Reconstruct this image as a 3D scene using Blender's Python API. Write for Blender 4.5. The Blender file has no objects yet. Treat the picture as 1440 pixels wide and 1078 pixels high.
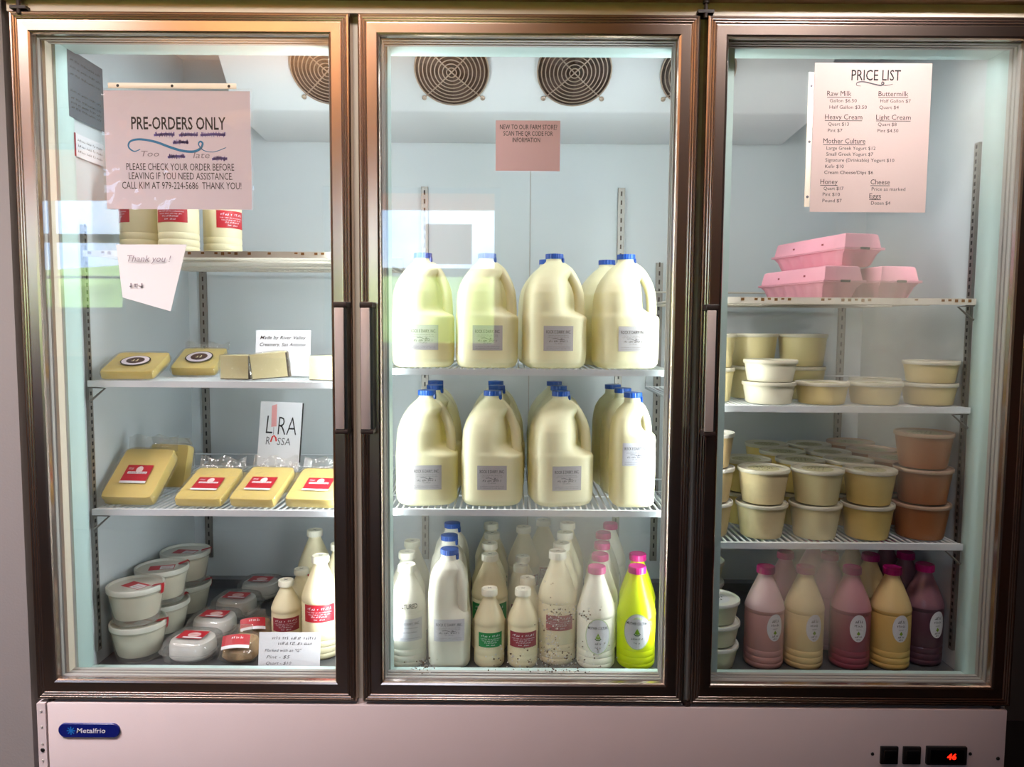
import bpy, math, random
from mathutils import Matrix, Vector, noise
R_ = math.radians
random.seed(7)
SC = bpy.context.scene
COL = SC.collection

# ------------------------------------------------------------------ camera, world, lights, exposure
cam_d = bpy.data.cameras.new('camera')
cam = bpy.data.objects.new('camera', cam_d); COL.objects.link(cam)
cam_d.sensor_width = 36.0; cam_d.lens = 1060.0/1440.0*36.0; cam_d.clip_start = 0.02; cam_d.clip_end = 200
_p, _y, _r = -0.0771504, 0.0014352, -0.0070196          # pitch, yaw, roll
Rm = (Matrix.Rotation(_y, 3, 'Z') @ Matrix.Rotation(_p, 3, 'X') @ Matrix.Rotation(_r, 3, 'Y')
      @ Matrix.Rotation(math.pi/2, 3, 'X'))
cam.matrix_world = Matrix.Translation((-0.02656, -1.55432, 0.80536)) @ Rm.to_4x4()
SC.camera = cam

SC.view_settings.view_transform = 'Standard'
SC.view_settings.look = 'None'
SC.view_settings.gamma = 1.0
SC.view_settings.use_curve_mapping = False
SC.view_settings.exposure = 0.0
SC.cycles.max_bounces = 10
SC.cycles.diffuse_bounces = 4
SC.cycles.glossy_bounces = 4
SC.cycles.transmission_bounces = 6
SC.cycles.transparent_max_bounces = 24
SC.cycles.sample_clamp_indirect = 4.0
SC.cycles.caustics_reflective = False
SC.cycles.caustics_refractive = False

world = bpy.data.worlds.new('sky'); SC.world = world; world.use_nodes = True
_nt = world.node_tree; _nt.nodes.clear()
_o = _nt.nodes.new('ShaderNodeOutputWorld'); _b = _nt.nodes.new('ShaderNodeBackground')
_tc = _nt.nodes.new('ShaderNodeTexCoord'); _n = _nt.nodes.new('ShaderNodeTexNoise'); _cr = _nt.nodes.new('ShaderNodeValToRGB')
_n.inputs['Scale'].default_value = 5.0; _n.inputs['Detail'].default_value = 5.0
_cr.color_ramp.elements[0].position = 0.38; _cr.color_ramp.elements[0].color = (0.36, 0.60, 1.0, 1)
_cr.color_ramp.elements[1].position = 0.62; _cr.color_ramp.elements[1].color = (1.0, 1.0, 1.0, 1)
_nt.links.new(_tc.outputs['Generated'], _n.inputs['Vector']); _nt.links.new(_n.outputs['Fac'], _cr.inputs['Fac'])
_nt.links.new(_cr.outputs['Color'], _b.inputs['Color']); _b.inputs['Strength'].default_value = 6.0
_nt.links.new(_b.outputs['Background'], _o.inputs['Surface'])

def lamp(name, kind, loc, energy, color=(1, 1, 1), size=(1, 1), aim=None, spread=None, portal=False):
    d = bpy.data.lights.new(name, kind); d.energy = energy; d.color = color
    if kind == 'AREA':
        d.shape = 'RECTANGLE'; d.size, d.size_y = size
        if spread: d.spread = spread
        if portal: d.cycles.is_portal = True
    o = bpy.data.objects.new(name, d); COL.objects.link(o); o.location = loc
    if aim is not None:
        o.rotation_euler = Vector(aim).to_track_quat('-Z', 'Y').to_euler()
    return o
# sun over the field outside, daylight portals in the two windows
_s = lamp('sun', 'SUN', (0, -10, 12), 14.0, (1.0, 0.95, 0.85), aim=(0.3, 0.35, -0.9)); _s.data.angle = 0.02
lamp('daylight', 'AREA', (-0.64, -2.95, 1.14), 1, size=(1.1, 1.0), aim=(0, 1, 0), portal=True)
lamp('daylight', 'AREA', (-2.86, -2.95, 1.36), 1, size=(1.06, 1.06), aim=(0, 1, 0), portal=True)
# unseen fill lights added under the ceiling to light the refrigerator's front
lamp('ceiling_fill', 'AREA', (-1.75, -0.95, 2.03), 33, (1.0, 0.93, 0.95), size=(0.7, 0.6), aim=(0.30, 0.95, -1.9), spread=R_(88))
lamp('ceiling_fill', 'AREA', (0.70, -0.62, 2.03), 6.2, (1.0, 0.92, 0.90), size=(0.25, 0.25), aim=(0.0, 0.62, -0.70), spread=R_(56))  # spot added to brighten the price list
lamp('ceiling_fill', 'AREA', (-0.35, -0.72, 2.03), 6.0, (1.0, 0.88, 0.84), size=(0.4, 0.3), aim=(-0.2, 0.6, -1.0), spread=R_(90))
lamp('uplight_fill', 'AREA', (-1.1, -1.7, 1.6), 30, (1.0, 0.82, 0.64), size=(0.5, 0.5), aim=(0, 0, 1))  # added to brighten the ceiling that the top rails reflect
# fluorescent tubes behind the two mullions
LAMP_C = (0.93, 0.99, 1.0)
for lx, ly, dx, e in ((-0.398, 0.118, -0.92, 6.1), (-0.305, 0.118, 0.9, 4.2), (0.335, 0.118, -0.9, 4.4), (0.412, 0.118, 0.9, 1.5)):
    lamp('tube_and_fill_light', 'AREA', (lx, ly, 0.72 if lx < 0.4 else 0.90), e, LAMP_C if lx < 0.4 else (1.0, 0.96, 0.86), size=(0.025, 1.25 if lx < 0.4 else 0.88), aim=(dx, 0.42, 0))

# fill lights added along the top of the door openings to brighten the inside
for lx, lw, e in ((-0.69, 0.50, 1.0), (0.0, 0.52, 0.7), (0.70, 0.50, 1.1)):
    lamp('tube_and_fill_light', 'AREA', (lx, 0.085, 1.375), e, LAMP_C, size=(lw, 0.025), aim=(0, 0.45, -1.0))

# ------------------------------------------------------------------ materials
def srgb(r, g, b):
    f = lambda c: (c/255/12.92) if c/255 <= 0.04045 else ((c/255+0.055)/1.055)**2.4
    return (f(r), f(g), f(b), 1.0)
MATS = {}
def mat(name, col, rough=0.5, metal=0.0, var=0.05, vscale=12.0, bump=0.0, bscale=60.0, sss=0.0, spec=0.5, stretch=None, emit=None, coat=0.0, alpha=1.0, trans=0.0, tcol=None):
    if name in MATS: return MATS[name]
    m = bpy.data.materials.new(name); m.use_nodes = True; nt = m.node_tree
    p = nt.nodes['Principled BSDF']
    if len(col) == 3: col = srgb(*col)
    tc = nt.nodes.new('ShaderNodeTexCoord'); mp = nt.nodes.new('ShaderNodeMapping')
    if stretch: mp.inputs['Scale'].default_value = stretch
    nt.links.new(tc.outputs['Object'], mp.inputs['Vector'])
    n = nt.nodes.new('ShaderNodeTexNoise'); n.inputs['Scale'].default_value = vscale; n.inputs['Detail'].default_value = 4
    nt.links.new(mp.outputs['Vector'], n.inputs['Vector'])
    mix = nt.nodes.new('ShaderNodeMix'); mix.data_type = 'RGBA'
    mix.inputs[6].default_value = [max(0, c*(1-var)) for c in col[:3]]+[1]
    mix.inputs[7].default_value = [min(1, c*(1+var)) for c in col[:3]]+[1]
    nt.links.new(n.outputs['Fac'], mix.inputs[0]); nt.links.new(mix.outputs[2], p.inputs['Base Color'])
    p.inputs['Roughness'].default_value = rough; p.inputs['Metallic'].default_value = metal
    p.inputs['Specular IOR Level'].default_value = spec
    if sss:
        p.inputs['Subsurface Weight'].default_value = sss; p.inputs['Subsurface Radius'].default_value = (0.03, 0.028, 0.02); p.inputs['Subsurface Scale'].default_value = 1.0
    if coat: p.inputs['Coat Weight'].default_value = coat
    if alpha < 1: p.inputs['Alpha'].default_value = alpha
    if emit:
        p.inputs['Emission Color'].default_value = emit[0] if len(emit[0]) == 4 else srgb(*emit[0]); p.inputs['Emission Strength'].default_value = emit[1]
    if bump:
        nb = nt.nodes.new('ShaderNodeTexNoise'); nb.inputs['Scale'].default_value = bscale; nb.inputs['Detail'].default_value = 3
        nt.links.new(mp.outputs['Vector'], nb.inputs['Vector'])
        b = nt.nodes.new('ShaderNodeBump'); b.inputs['Strength'].default_value = bump; b.inputs['Distance'].default_value = 0.004
        nt.links.new(nb.outputs['Fac'], b.inputs['Height']); nt.links.new(b.outputs['Normal'], p.inputs['Normal'])
    if trans:
        out = nt.nodes['Material Output']; t = nt.nodes.new('ShaderNodeBsdfTranslucent')
        if tcol: t.inputs['Color'].default_value = srgb(*tcol)
        else: nt.links.new(mix.outputs[2], t.inputs['Color'])
        ms = nt.nodes.new('ShaderNodeMixShader'); ms.inputs[0].default_value = trans
        nt.links.new(p.outputs[0], ms.inputs[1]); nt.links.new(t.outputs[0], ms.inputs[2]); nt.links.new(ms.outputs[0], out.inputs['Surface'])
    MATS[name] = m; return m

def clear(name, tint=(0.97, 0.98, 0.98), refl=1.2, base=0.0, rough=0.02, bump=0.0, bscale=40.0, haze=0.0, haze_col=(0.9, 0.9, 0.9), frost=None, cap=1.0):
    """thin clear sheet: see-through, with Fresnel reflection and an optional whitish bloom of haze / condensation"""
    if name in MATS: return MATS[name]
    m = bpy.data.materials.new(name); m.use_nodes = True; nt = m.node_tree; nt.nodes.clear()
    out = nt.nodes.new('ShaderNodeOutputMaterial'); tr = nt.nodes.new('ShaderNodeBsdfTransparent'); gl = nt.nodes.new('ShaderNodeBsdfGlossy')
    tr.inputs['Color'].default_value = (*tint, 1); gl.inputs['Roughness'].default_value = rough
    fr = nt.nodes.new('ShaderNodeFresnel'); fr.inputs['IOR'].default_value = 1.5
    mu = nt.nodes.new('ShaderNodeMath'); mu.operation = 'MULTIPLY_ADD'; mu.inputs[1].default_value = refl; mu.inputs[2].default_value = base; mu.use_clamp = True
    nt.links.new(fr.outputs[0], mu.inputs[0])
    tc = nt.nodes.new('ShaderNodeTexCoord')
    if bump:
        nb = nt.nodes.new('ShaderNodeTexNoise'); nb.inputs['Scale'].default_value = bscale; nb.inputs['Detail'].default_value = 2
        nt.links.new(tc.outputs['Object'], nb.inputs['Vector'])
        b = nt.nodes.new('ShaderNodeBump'); b.inputs['Strength'].default_value = bump; b.inputs['Distance'].default_value = 0.01
        nt.links.new(nb.outputs['Fac'], b.inputs['Height']); nt.links.new(b.outputs[0], gl.inputs['Normal']); nt.links.new(b.outputs[0], fr.inputs['Normal'])
    mn = nt.nodes.new('ShaderNodeMath'); mn.operation = 'MINIMUM'; mn.inputs[1].default_value = cap; nt.links.new(mu.outputs[0], mn.inputs[0])
    base_sh = tr.outputs[0]
    if haze or frost:
        df = nt.nodes.new('ShaderNodeBsdfDiffuse'); df.inputs['Color'].default_value = (*haze_col, 1)
        tl = nt.nodes.new('ShaderNodeBsdfTranslucent'); tl.inputs['Color'].default_value = (*haze_col, 1)
        dm = nt.nodes.new('ShaderNodeMixShader'); dm.inputs[0].default_value = 0.5
        nt.links.new(df.outputs[0], dm.inputs[1]); nt.links.new(tl.outputs[0], dm.inputs[2])
        hm = nt.nodes.new('ShaderNodeMixShader'); hm.inputs[0].default_value = haze
        nt.links.new(tr.outputs[0], hm.inputs[1]); nt.links.new(dm.outputs[0], hm.inputs[2])
        if frost:
            # patches of condensation: soft ellipses (x, z, rx, rz, strength) on the pane, broken up by noise
            acc = None
            sep = nt.nodes.new('ShaderNodeSeparateXYZ'); nt.links.new(tc.outputs['Object'], sep.inputs[0])
            for (cx, cz, rx, rz, st) in frost:
                def M(op, a, bb=None, cl=False):
                    q = nt.nodes.new('ShaderNodeMath'); q.operation = op; q.use_clamp = cl
                    for i, v in enumerate((a, bb)):
                        if v is None: continue
                        if isinstance(v, (int, float)): q.inputs[i].default_value = v
                        else: nt.links.new(v, q.inputs[i])
                    return q.outputs[0]
                ex = M('DIVIDE', M('SUBTRACT', sep.outputs[0], cx), rx); ez = M('DIVIDE', M('SUBTRACT', sep.outputs[2], cz), rz)
                d2 = M('ADD', M('MULTIPLY', ex, ex), M('MULTIPLY', ez, ez))
                w0 = M('SUBTRACT', 1.0, d2, True); w = M('MULTIPLY', M('MULTIPLY', w0, w0), st)
                acc = w if acc is None else M('ADD', acc, w)
            nz = nt.nodes.new('ShaderNodeTexNoise'); nz.inputs['Scale'].default_value = 14; nz.inputs['Detail'].default_value = 5
            nt.links.new(tc.outputs['Object'], nz.inputs['Vector'])
            tot = M('ADD', M('MULTIPLY', acc, M('ADD', M('MULTIPLY', nz.outputs['Fac'], 0.9), 0.55)), haze, True)
            nt.links.new(tot, hm.inputs[0])
        base_sh = hm.outputs[0]
    ms = nt.nodes.new('ShaderNodeMixShader')
    nt.links.new(mn.outputs[0], ms.inputs[0]); nt.links.new(base_sh, ms.inputs[1]); nt.links.new(gl.outputs[0], ms.inputs[2])
    nt.links.new(ms.outputs[0], out.inputs['Surface'])
    MATS[name] = m; return m

# ------------------------------------------------------------------ mesh builder
class MB:
    def __init__(s): s.v = []; s.f = []; s.m = []; s.sm = []; s.mats = []
    def mi(s, m):
        if m not in s.mats: s.mats.append(m)
        return s.mats.index(m)
    def add(s, verts, faces, m, smooth=False, xf=None):
        o = len(s.v); k = s.mi(m)
        for v in verts:
            v = Vector(v)
            s.v.append(tuple(xf @ v) if xf is not None else tuple(v))
        for f in faces:
            s.f.append([o+i for i in f]); s.m.append(k); s.sm.append(smooth)
        return s
    def box(s, x0, x1, y0, y1, z0, z1, m, xf=None, bev=0.0):
        if bev > 0:
            b = bev
            rings = []
            for z, i in ((z0, b), (z0+b*0.3, b*0.3), (z0+b, 0), (z1-b, 0), (z1-b*0.3, b*0.3), (z1, b)):
                r = []
                cx = [(x0+i+b, y0+i), (x1-i-b, y0+i), (x1-i-b*0.3, y0+i+b*0.3), (x1-i, y0+i+b), (x1-i, y1-i-b), (x1-i-b*0.3, y1-i-b*0.3), (x1-i-b, y1-i), (x0+i+b, y1-i), (x0+i+b*0.3, y1-i-b*0.3), (x0+i, y1-i-b), (x0+i, y0+i+b), (x0+i+b*0.3, y0+i+b*0.3)]
                rings.append([(x, y, z) for x, y in cx])
            return s.loft(rings, m, True, xf=xf)
        v = [(x0, y0, z0), (x1, y0, z0), (x1, y1, z0), (x0, y1, z0), (x0, y0, z1), (x1, y0, z1), (x1, y1, z1), (x0, y1, z1)]
        f = [(0, 3, 2, 1), (4, 5, 6, 7), (0, 1, 5, 4), (1, 2, 6, 5), (2, 3, 7, 6), (3, 0, 4, 7)]
        return s.add(v, f, m, False, xf)
    def loft(s, rings, m, smooth=True, cap0=True, cap1=True, xf=None, closed=True):
        n = len(rings[0]); v = [p for r in rings for p in r]; f = []
        for i in range(len(rings)-1):
            for j in range(n if closed else n-1):
                a = i*n+j; b = i*n+(j+1) % n
                f.append((a, b, b+n, a+n))
        if cap0: f.append(tuple(reversed(range(n))))
        if cap1: f.append(tuple(range((len(rings)-1)*n, len(rings)*n)))
        return s.add(v, f, m, smooth, xf)
    def lathe(s, prof, m, seg=32, xf=None, cap0=True, cap1=True, smooth=True):
        rings = [[(r*math.cos(2*math.pi*j/seg), r*math.sin(2*math.pi*j/seg), z) for j in range(seg)] for r, z in prof]
        return s.loft(rings, m, smooth, cap0, cap1, xf)
    def tube(s, pts, r, m, seg=8, closed=False, xf=None, flat=1.0):
        pts = [Vector(p) for p in pts]; n = len(pts); rings = []; up = None
        for i, p in enumerate(pts):
            if closed: t = pts[(i+1) % n]-pts[i-1]
            else: t = pts[min(i+1, n-1)]-pts[max(i-1, 0)]
            t.normalize()
            if up is None:
                up = Vector((0, 0, 1)) if abs(t.z) < 0.9 else Vector((0, 1, 0))
            a = t.cross(up)
            if a.length < 1e-5: a = t.orthogonal()
            a.normalize(); b = a.cross(t).normalized(); up = b
            rr = r[i] if isinstance(r, (list, tuple)) else r
            rings.append([tuple(p+a*rr*math.cos(2*math.pi*k/seg)+b*rr*flat*math.sin(2*math.pi*k/seg)) for k in range(seg)])
        if closed: rings.append(rings[0])
        return s.loft(rings, m, True, not closed, not closed, xf)
    def mapped(s, geo, fn, m):
        vs, fs = geo
        return s.add([fn(x, y) for x, y in vs], fs, m)
    def build(s, name, parent=None, loc=(0, 0, 0), rot=(0, 0, 0), sharp=35):
        me = bpy.data.meshes.new(name); me.from_pydata(s.v, [], s.f)
        for m in s.mats: me.materials.append(m)
        me.polygons.foreach_set('material_index', s.m); me.polygons.foreach_set('use_smooth', s.sm)
        if any(s.sm): me.set_sharp_from_angle(angle=R_(sharp))
        me.update()
        o = bpy.data.objects.new(name, me); COL.objects.link(o); o.location = loc; o.rotation_euler = rot
        if parent: o.parent = parent
        return o

def T(x=0, y=0, z=0, rx=0, ry=0, rz=0, s=(1, 1, 1)):
    return Matrix.Translation((x, y, z)) @ Matrix.Rotation(rz, 4, 'Z') @ Matrix.Rotation(ry, 4, 'Y') @ Matrix.Rotation(rx, 4, 'X') @ Matrix.Diagonal((*s, 1))

def tag(o, label, cat, group=None, kind=None):
    o['label'] = label; o['category'] = cat
    if group: o['group'] = group
    if kind: o['kind'] = kind
    return o
def thing(name, label, cat, loc=(0, 0, 0), rz=0.0, group=None, rx=0.0, ry=0.0):
    o = bpy.data.objects.new(name, None); COL.objects.link(o); o.empty_display_size = 0.05
    o.location = loc; o.rotation_euler = (rx, ry, rz)
    return tag(o, label, cat, group)
def dup(root, loc, rz=0.0, label=None, group=None, scale=None):
    r = root.copy(); COL.objects.link(r); r.location = loc; r.rotation_euler = (root.rotation_euler[0], root.rotation_euler[1], rz)
    if label: r['label'] = label
    if group: r['group'] = group
    if scale: r.scale = scale
    for ch in list(root.children):
        c = ch.copy(); COL.objects.link(c); c.parent = r
        for g in list(ch.children):
            d = g.copy(); COL.objects.link(d); d.parent = c
    return r
def struct(mb, name, parent=None, **k):
    o = mb.build(name, parent, **k)
    if parent is None: o['kind'] = 'structure'
    return o

# text as flat geometry: baseline at y=0, starts at x=0; h = cap height; fitted to width w when given
_tcache = {}
def text_geo(s, h, w=None, bold=0.0, shear=0.0, res=2):
    if s.startswith('~'):      # print too small or blurred to read in the photo: rows of letter-sized marks
        rg = random.Random(s); marks = []            # '~4 3': a word of four marks, a gap, a word of three
        for c in s[1:].split(): marks += [1]*int(c)+[0]
        marks = marks[:-1]; n = len(marks); W = w or n*h*0.62; st = W/n; vs = []; fs = []
        for i, ch in enumerate(marks):
            if not ch: continue
            x0 = i*st+st*0.08; x1 = x0+st*rg.uniform(0.45, 0.8); t = h*rg.uniform(0.6, 1.0); m_ = h*rg.uniform(0.12, 0.3)
            for a, b_, c, d in (((x0, 0, x0+st*0.28, t), (x0, t-m_, x1, t)) if rg.random() < 0.5 else ((x0, 0, x1, m_), (x1-st*0.28, 0, x1, t))):
                o = len(vs); vs += [(a, b_), (c, b_), (c, d), (a, d)]; fs.append((o, o+1, o+2, o+3))
        return vs, fs
    k = (s, bold, shear, res)
    if k not in _tcache:
        c = bpy.data.curves.new('t', 'FONT'); c.body = s; c.size = 1.0; c.resolution_u = res; c.offset = bold; c.shear = shear; c.fill_mode = 'BOTH'
        o = bpy.data.objects.new('t', c); COL.objects.link(o)
        dg = bpy.context.evaluated_depsgraph_get(); me = o.evaluated_get(dg).to_mesh()
        vs = [(v.co.x, v.co.y) for v in me.vertices]; fs = [tuple(p.vertices) for p in me.polygons]
        o.evaluated_get(dg).to_mesh_clear(); bpy.data.objects.remove(o); bpy.data.curves.remove(c)
        x0 = min(v[0] for v in vs) if vs else 0; x1 = max(v[0] for v in vs) if vs else 1
        _tcache[k] = ([(x-x0, y) for x, y in vs], fs, x1-x0)
    vs, fs, tw = _tcache[k]
    sy = h/0.70; sx = (w/tw) if w else sy
    return ([(x*sx, y*sy) for x, y in vs], fs)
def text_w(s, h, bold=0.0, shear=0.0):
    g = text_geo(s, h, None, bold, shear); return max(x for x, y in g[0])
def ribbon(pts, wd):
    """flat stroke through 2-D points with width(s)"""
    vs = []; fs = []; n = len(pts)
    for i in range(n):
        a = Vector(pts[max(i-1, 0)]); b = Vector(pts[min(i+1, n-1)]); t = (b-a).normalized() if (b-a).length > 0 else Vector((1, 0))
        nn = Vector((-t.y, t.x)); w = wd[i] if isinstance(wd, (list, tuple)) else wd
        p = Vector(pts[i]); vs += [tuple(p+nn*w/2), tuple(p-nn*w/2)]
    for i in range(n-1): fs.append((2*i, 2*i+1, 2*i+3, 2*i+2))
    return vs, fs
def smooth_pts(pts, k=6):
    out = []; n = len(pts)
    for i in range(n-1):
        p0, p1, p2, p3 = pts[max(i-1, 0)], pts[i], pts[i+1], pts[min(i+2, n-1)]
        for j in range(k):
            t = j/k
            out.append(tuple(0.5*((2*p1[d])+(-p0[d]+p2[d])*t+(2*p0[d]-5*p1[d]+4*p2[d]-p3[d])*t*t+(-p0[d]+3*p1[d]-3*p2[d]+p3[d])*t**3) for d in range(len(p1))))
    out.append(tuple(pts[-1])); return out
def rect(x0, y0, x1, y1, nx=1, ny=1):
    vs = [(x0+(x1-x0)*i/nx, y0+(y1-y0)*j/ny) for j in range(ny+1) for i in range(nx+1)]
    fs = [(j*(nx+1)+i, j*(nx+1)+i+1, (j+1)*(nx+1)+i+1, (j+1)*(nx+1)+i) for j in range(ny) for i in range(nx)]
    return vs, fs
def ellipse(cx, cy, rx, ry, n=28, rings=4):
    vs = [(cx, cy)]; fs = []
    for k in range(1, rings+1):
        for j in range(n):
            a = 2*math.pi*j/n; vs.append((cx+rx*k/rings*math.cos(a), cy+ry*k/rings*math.sin(a)))
    for j in range(n): fs.append((0, 1+j, 1+(j+1) % n))
    for k in range(rings-1):
        for j in range(n):
            a = 1+k*n+j; b = 1+k*n+(j+1) % n; fs.append((a, a+n, b+n, b))
    return vs, fs
def shift(g, dx, dy): return ([(x+dx, y+dy) for x, y in g[0]], g[1])

# ------------------------------------------------------------------ shared materials
M_white = mat('white_enamel', (220, 225, 230), 0.45, var=0.03)
M_liner = mat('liner_white', (203, 211, 216), 0.5, var=0.04, vscale=5)
M_teal = mat('teal_breaker_strip', (188, 212, 210), 0.4, var=0.04)
M_cream = mat('cream_enamel', (226, 214, 196), 0.4, var=0.03)
M_panel = mat('lower_panel_enamel', (214, 200, 202), 0.42, var=0.03, bump=0.05, bscale=400)
M_steel = mat('brushed_bronze_steel', (200, 180, 168), 0.25, 1.0, var=0.08, vscale=4, stretch=(30, 30, 1.2))
M_steel_h = mat('brushed_bronze_steel_rail', (200, 180, 168), 0.25, 1.0, var=0.08, vscale=4, stretch=(1.2, 30, 30))
M_gasket = mat('grey_gasket', (176, 172, 168), 0.5, var=0.05)
M_black = mat('black_plastic', (22, 20, 20), 0.4)
M_dark = mat('dark_brown', (46, 34, 30), 0.5)
M_alu = mat('dull_zinc', (150, 146, 142), 0.42, 0.85, var=0.12, vscale=30)
M_slot = mat('slot_shadow_black', (28, 27, 28), 0.7)
M_paper = mat('paper_white', (226, 226, 232), 0.7, var=0.02)
M_pinkpaper = mat('paper_pinkish', (228, 216, 226), 0.6, var=0.02)
M_ink = mat('ink_black', (26, 24, 28), 0.6)
M_inkgrey = mat('ink_grey', (96, 94, 100), 0.6)
M_inkfaint = mat('ink_faint', (150, 140, 150), 0.6)
M_milk = mat('milky_plastic', (246, 242, 206), 0.36, var=0.02, trans=0.24, tcol=(250, 234, 140), spec=0.4)
M_cream_pl = mat('cream_filled_plastic', (246, 236, 200), 0.34, var=0.02, trans=0.22, spec=0.4)
M_whitepl = mat('white_filled_plastic', (246, 243, 228), 0.34, var=0.02, trans=0.22, spec=0.4)
M_blue = mat('blue_cap', (10, 72, 160), 0.35, var=0.04)
M_mag = mat('magenta_cap', (178, 10, 112), 0.35, var=0.04)
M_capw = mat('off_white_cap', (240, 236, 218), 0.4)
M_silver = mat('silver_label', (176, 172, 172), 0.45, var=0.04)
M_greyl = mat('light_grey_label', (206, 206, 214), 0.45, var=0.03)
M_red = mat('red_label', (178, 28, 44), 0.45, var=0.05)
M_dred = mat('dark_red_label', (142, 34, 52), 0.45, var=0.05)
M_green = mat('green_label', (10, 130, 62), 0.45, var=0.05)
M_leaf = mat('leaf_green', (120, 160, 30), 0.5)
M_glass = clear('door_glass', tint=(0.985, 0.99, 0.988), refl=2.2, cap=0.13)
M_clearpl = clear('clear_plastic', tint=(0.93, 0.93, 0.93), refl=1.0, base=0.02, rough=0.12, bump=0.3, bscale=30, haze=0.13, haze_col=(0.95, 0.95, 0.95), cap=0.3)
M_bag = clear('vacuum_bag', tint=(0.97, 0.97, 0.96), refl=0.9, base=0.02, rough=0.14, bump=0.8, bscale=38, haze=0.06, haze_col=(0.95, 0.95, 0.92), cap=0.22)
M_flap = clear('crinkled_bag_end', tint=(0.96, 0.96, 0.95), refl=1.6, base=0.06, rough=0.12, bump=1.0, bscale=50, haze=0.16, haze_col=(0.95, 0.95, 0.92), cap=0.45)
M_sleeve = clear('sheet_protector', tint=(0.99, 0.99, 0.99), refl=1.6, base=0.01, rough=0.05, bump=0.9, bscale=11, haze=0.03, cap=0.3)
M_lid = clear('frosted_lid', tint=(0.95, 0.95, 0.93), refl=0.8, base=0.02, rough=0.25, haze=0.55, haze_col=(0.85, 0.84, 0.78))
M_lidrim = mat('lid_rim', (226, 222, 206), 0.35, trans=0.3)
M_tubclear = clear('frosted_tub', tint=(0.95, 0.95, 0.94), refl=0.8, base=0.02, rough=0.2, haze=0.26, haze_col=(0.95, 0.95, 0.92), cap=0.2)

# ------------------------------------------------------------------ the setting
M_wall = mat('grey_wall', (134, 128, 127), 0.8, var=0.04, vscale=3, bump=0.1, bscale=200)
M_tan = mat('tan_wood_wall', (172, 128, 88), 0.6, var=0.18, vscale=3, stretch=(1, 1, 8))
M_floor = mat('dark_floor', (26, 18, 15), 0.5, var=0.2, vscale=3)
M_ceil = mat('wood_ceiling', (206, 158, 112), 0.6, var=0.12, vscale=2, stretch=(8, 1, 1))
M_winw = mat('window_frame_paint', (120, 112, 108), 0.5)
Z0, ZC, YB, YF, XL, XR = -0.46, 2.06, -2.97, 0.80, -3.7, 1.9
struct(MB().box(XL-0.1, XR+0.1, YB-0.1, YF+0.1, Z0-0.1, Z0, M_floor), 'floor')
struct(MB().box(XL-0.1, XR+0.1, YB-0.1, YF+0.1, ZC, ZC+0.1, M_ceil), 'ceiling')
struct(MB().box(XL-0.1, XL, YB, YF, Z0, ZC, M_tan), 'wall_left')
struct(MB().box(XR, XR+0.1, YB, YF, Z0, ZC, mat('dark_wood_wall', (70, 44, 34), 0.6, var=0.2)), 'wall_right')
struct(MB().box(XL-0.1, XR+0.1, YF, YF+0.1, Z0, ZC, mat('dark_back_wall', (60, 46, 40), 0.8)), 'wall_front')
struct(MB().box(XL, -1.066, 0.02, 0.79, Z0, ZC, M_wall), 'wall_partition')
WINS = ((-1.17, -0.11, 0.66, 1.622, 0.10, 1.12), (-3.36, -2.36, 0.86, 1.864, 0.30, 1.31))   # x0 x1 z0 z1, soffit stand-in depth, rail height
wb = MB()
w2, w1 = WINS
wb.box(XL-0.1, w1[0], YB-0.12, YB, Z0, ZC, M_tan); wb.box(w1[1], w2[0], YB-0.12, YB, Z0, ZC, M_tan); wb.box(w2[1], XR+0.1, YB-0.12, YB, Z0, ZC, M_tan)
for w in WINS:
    wb.box(w[0], w[1], YB-0.12, YB, Z0, w[2], M_tan); wb.box(w[0], w[1], YB-0.12, YB, w[3], ZC, M_tan)
struct(wb, 'wall_back')
struct(MB().box(XL, XR, YB, YB+0.02, Z0, 0.60, mat('dark_reflect_band', (52, 36, 30), 0.5, var=0.2, vscale=3)), 'dark_band_1')  # unseen dark band added to darken what the lower frames reflect
M_soffit = mat('tan_soffit_panel', (240, 164, 88), 0.8, trans=0.92)
for i, w in enumerate(WINS):
    fr = MB(); t = 0.035
    fr.box(w[0], w[0]+t, YB-0.08, YB-0.03, w[2], w[3], M_winw); fr.box(w[1]-t, w[1], YB-0.08, YB-0.03, w[2], w[3], M_winw)
    fr.box(w[0]+t, w[1]-t, YB-0.08, YB-0.03, w[3]-t, w[3], M_winw); fr.box(w[0]+t, w[1]-t, YB-0.08, YB-0.03, w[2], w[2]+t, M_winw)
    fr.box(w[0]+t, w[1]-t, YB-0.075, YB-0.035, w[5]-0.025, w[5]+0.025, M_winw)
    if i == 1:
        fr.box(w[0]+0.53, w[0]+0.56, YB-0.07, YB-0.04, w[2]+t, w[3]-t, M_winw); fr.box(w[0]+t, w[1]-t, YB-0.07, YB-0.04, 1.07, 1.085, M_winw)
    wo = struct(fr, 'window_%d' % (i+1))
    MB().box(w[0]+t, w[1]-t, YB-0.057, YB-0.053, w[2]+t, w[3]-t, clear('window_glass', refl=1.0)).build('pane', wo)
    MB().box(w[0]+t, w[1]-t, YB-0.028, YB-0.026, w[3]-t-w[4], w[3]-t, M_soffit).build('soffit_stand_in', wo)  # tan panel added in the window in place of the porch soffit outside
pp = MB().box(-0.561, -0.281, -0.001, 0.001, 1.17, 1.41, mat('pink_poster', (240, 190, 196), 0.7, trans=0.7))
tag(pp.build('poster', loc=(0, YB-0.05, 0)), 'pink paper sheet taped to the window across the room', 'poster')
gr = MB().box(-30, 30, -60, YB-0.13, -0.62, -0.55, mat('field_grass', (226, 214, 124), 0.9, var=0.25, vscale=0.6))
struct(gr, 'ground')
hg = MB(); hv = []; hf = []
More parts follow.
